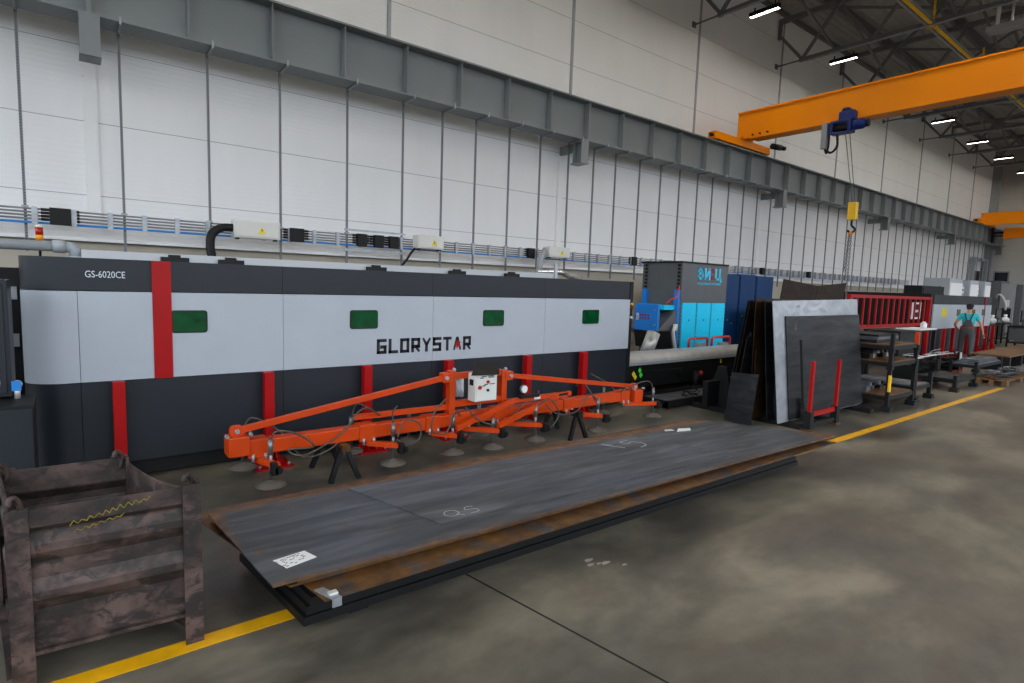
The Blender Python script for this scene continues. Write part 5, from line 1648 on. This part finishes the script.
# local frame: +y is the way he faces, -x his left hand; z up; metres
man = thing('person', 'man in turquoise t-shirt and grey bib overalls with his back to the camera', 'person', (24.15, 5.82, 0))
man.rotation_euler = (0, 0, math.radians(-77))
man.scale = (1.08, 1.08, 1.08)
b = Sk()
pel = b.p((0, 0, .93), (.15, .12))
ch1 = b.path(pel, [((0, 0.0, 1.08), (.14, .11)), ((0, .01, 1.25), (.165, .115)), ((0, 0, 1.39), (.15, .10))])
nk = b.path(ch1, [((0, .0, 1.47), (.06, .06)), ((0, .02, 1.53), (.055, .058))])
hd = b.path(nk, [((0, .035, 1.585), (.072, .085)), ((0, .04, 1.65), (.08, .097)), ((0, .035, 1.71), (.068, .08)), ((0, .03, 1.735), (.04, .045))])


def hand(sk, wrist, pal_dir, side, thumb_dir):
    """palm, four fingers of unequal length gently curled, and a thumb leaving the side of the palm"""
    w = Vector(sk.v[wrist])
    d = Vector(pal_dir).normalized()
    s = Vector(side).normalized()
    curl = d.cross(s).normalized()
    pm = sk.p(w + d * .05, (.034, .018), wrist)
    for off, ln in ((-.027, .062), (-.009, .074), (.009, .07), (.027, .056)):
        q = sk.p(w + d * .095 + s * off, .0095, pm)
        q = sk.p(w + d * (.095 + ln * .5) + s * off + curl * .012, .0085, q)
        sk.p(w + d * (.095 + ln * .9) + s * off + curl * .034, .0072, q)
    q = sk.p(w + d * .045 + Vector(thumb_dir) * .032, .011, pm)
    q = sk.p(w + d * .075 + Vector(thumb_dir) * .052, .0095, q)
    sk.p(w + d * .102 + Vector(thumb_dir) * .056, .008, q)


# right arm hangs away from the body
ra = b.path(ch1, [((.17, 0, 1.40), (.062, .062)), ((.265, -.01, 1.24), .048), ((.325, -.01, 1.10), .041), ((.36, .03, .97), .036), ((.385, .07, .86), .027)])
hand(b, ra, (.12, .25, -.9), (.2, .9, .3), (-.35, .9, .1))
la = b.path(ch1, [((-.17, 0, 1.40), (.062, .062)), ((-.27, -.02, 1.24), .048), ((-.325, -.01, 1.11), .041), ((-.30, .12, 1.02), .036), ((-.25, .23, .96), .027)])
hand(b, la, (.25, .8, -.35), (.9, -.3, .1), (.5, .2, .8))
rl = b.path(pel, [((.10, 0, .86), (.095, .1)), ((.115, -.02, .66), .08), ((.12, -.05, .48), .06), ((.125, -.10, .30), .055), ((.13, -.15, .10), .04), ((.135, -.13, .045), .04), ((.15, -.02, .035), (.04, .03))])
ll = b.path(pel, [((-.10, .02, .86), (.095, .1)), ((-.12, .09, .66), .08), ((-.125, .13, .48), .06), ((-.125, .12, .30), .055), ((-.13, .10, .10), .04), ((-.135, .12, .045), .04), ((-.15, .23, .035), (.04, .03))])
body = skin_mesh('body', b.v, b.e, b.r, M['skin'], man, 1)
# face, ears
f = MB()
f.sphere((0, .125, 1.635), .02, 8, (.7, 1, 1.1))
for s in (-1, 1):
    f.sphere((s * .085, .03, 1.64), .028, 8, (.35, .7, 1.1))
o = f.build('ears_and_nose', M['skin'])
o.parent = man; o.location = (0, 0, 0)
o.data.transform(Matrix.Translation(Vector(o['base'])))
f = MB()
for s in (-1, 1):
    f.sphere((s * .03, .122, 1.665), .011, 6)
f.box(-.025, .025, .118, .124, 1.595, 1.602)
o = f.build('eyes_and_mouth', M['hair']); o.parent = man; o.data.transform(Matrix.Translation(Vector(o['base']))); o.location = (0, 0, 0)
f = MB().sphere((0, .02, 1.655), .092, 14, (.92, 1.02, .95))
o = f.build('hair', M['hair']); o.parent = man; o.data.transform(Matrix.Translation(Vector(o['base']))); o.location = (0, 0, 0)
f = MB().sphere((0, .035, 1.70), .1, 16, (.98, 1.12, .68)).prism([(-.07, .12), (.07, .12), (.06, .2), (-.06, .2)], 1.70, 1.712, 'xy')
o = f.build('cap', M['cap']); o.parent = man; o.data.transform(Matrix.Translation(Vector(o['base']))); o.location = (0, 0, 0)
# t-shirt
s = Sk()
a = s.p((0, 0, 1.02), (.165, .13))
c = s.path(a, [((0, .01, 1.24), (.185, .135)), ((0, 0, 1.395), (.165, .115)), ((0, 0, 1.455), (.075, .075))])
for q in (-1, 1):
    s.path(2, [((q * .175, 0, 1.405), (.08, .08)), ((q * .235, -.005, 1.29), (.068, .068)), ((q * .262, -.01, 1.22), (.066, .066))])
skin_mesh('t_shirt', s.v, s.e, s.r, M['tee'], man, 1)
# overalls
s = Sk()
a = s.p((0, 0, .95), (.185, .15))
s.path(a, [((0, 0, 1.06), (.175, .145)), ((0, .005, 1.14), (.165, .143))])
s.path(a, [((.10, 0, .85), (.115, .12)), ((.115, -.02, .66), .1), ((.12, -.05, .48), .085), ((.125, -.10, .30), .08), ((.13, -.14, .12), .078)])
s.path(a, [((-.10, .02, .85), (.115, .12)), ((-.12, .09, .66), .1), ((-.125, .13, .48), .085), ((-.125, .115, .30), .08), ((-.13, .10, .12), .078)])
skin_mesh('overalls', s.v, s.e, s.r, M['overall'], man, 1)


def man_part(name, mb, m):
    o = mb.build(name, M[m])
    o.data.transform(Matrix.Translation(Vector(o['base'])))
    o.location = (0, 0, 0)
    o.parent = man
    return o


mb = MB()
mb.tube(arc([(-.11, -.135, 1.12), (-.05, -.155, 1.25), (-.09, -.12, 1.42), (-.10, .0, 1.465), (-.08, .12, 1.38), (-.07, .15, 1.2)], 6), .02, 8)
mb.tube(arc([(.11, -.135, 1.12), (.05, -.155, 1.25), (.09, -.12, 1.42), (.10, .0, 1.465), (.08, .12, 1.38), (.07, .15, 1.2)], 6), .02, 8)
mb.prism([(-.1, 1.08), (.1, 1.08), (.05, 1.27), (-.05, 1.27)], -.16, -.135)
man_part('braces', mb, 'overall')
wb = MB()
n = 24
for i in range(n):
    a0, a1 = 2 * PI * i / n, 2 * PI * (i + 1) / n
    p = lambda a, z: (.196 * math.cos(a), .16 * math.sin(a), z)
    wb.add([p(a0, 1.01), p(a1, 1.01), p(a1, 1.045), p(a0, 1.045)], [(0, 1, 2, 3)], True)
man_part('waist_band', wb, 'red_cloth')
for cx, cy in ((.14, -.10), (-.14, .15)):
    man_part('boot', MB().sphere((cx, cy, .05), .085, 12, (.62, 1.7, .6)).tube([(cx, cy - .05, .05), (cx, cy - .05, .16)], .07, 12), 'boot')
man_part('glove', MB().sphere((.41, .10, .80), .05, 10, (.8, 1, 1.2)), 'overall')

# tidy the working property
bpy.context.view_layer.update()
for o in bpy.data.objects:
    if 'base' in o.keys():
        del o['base']
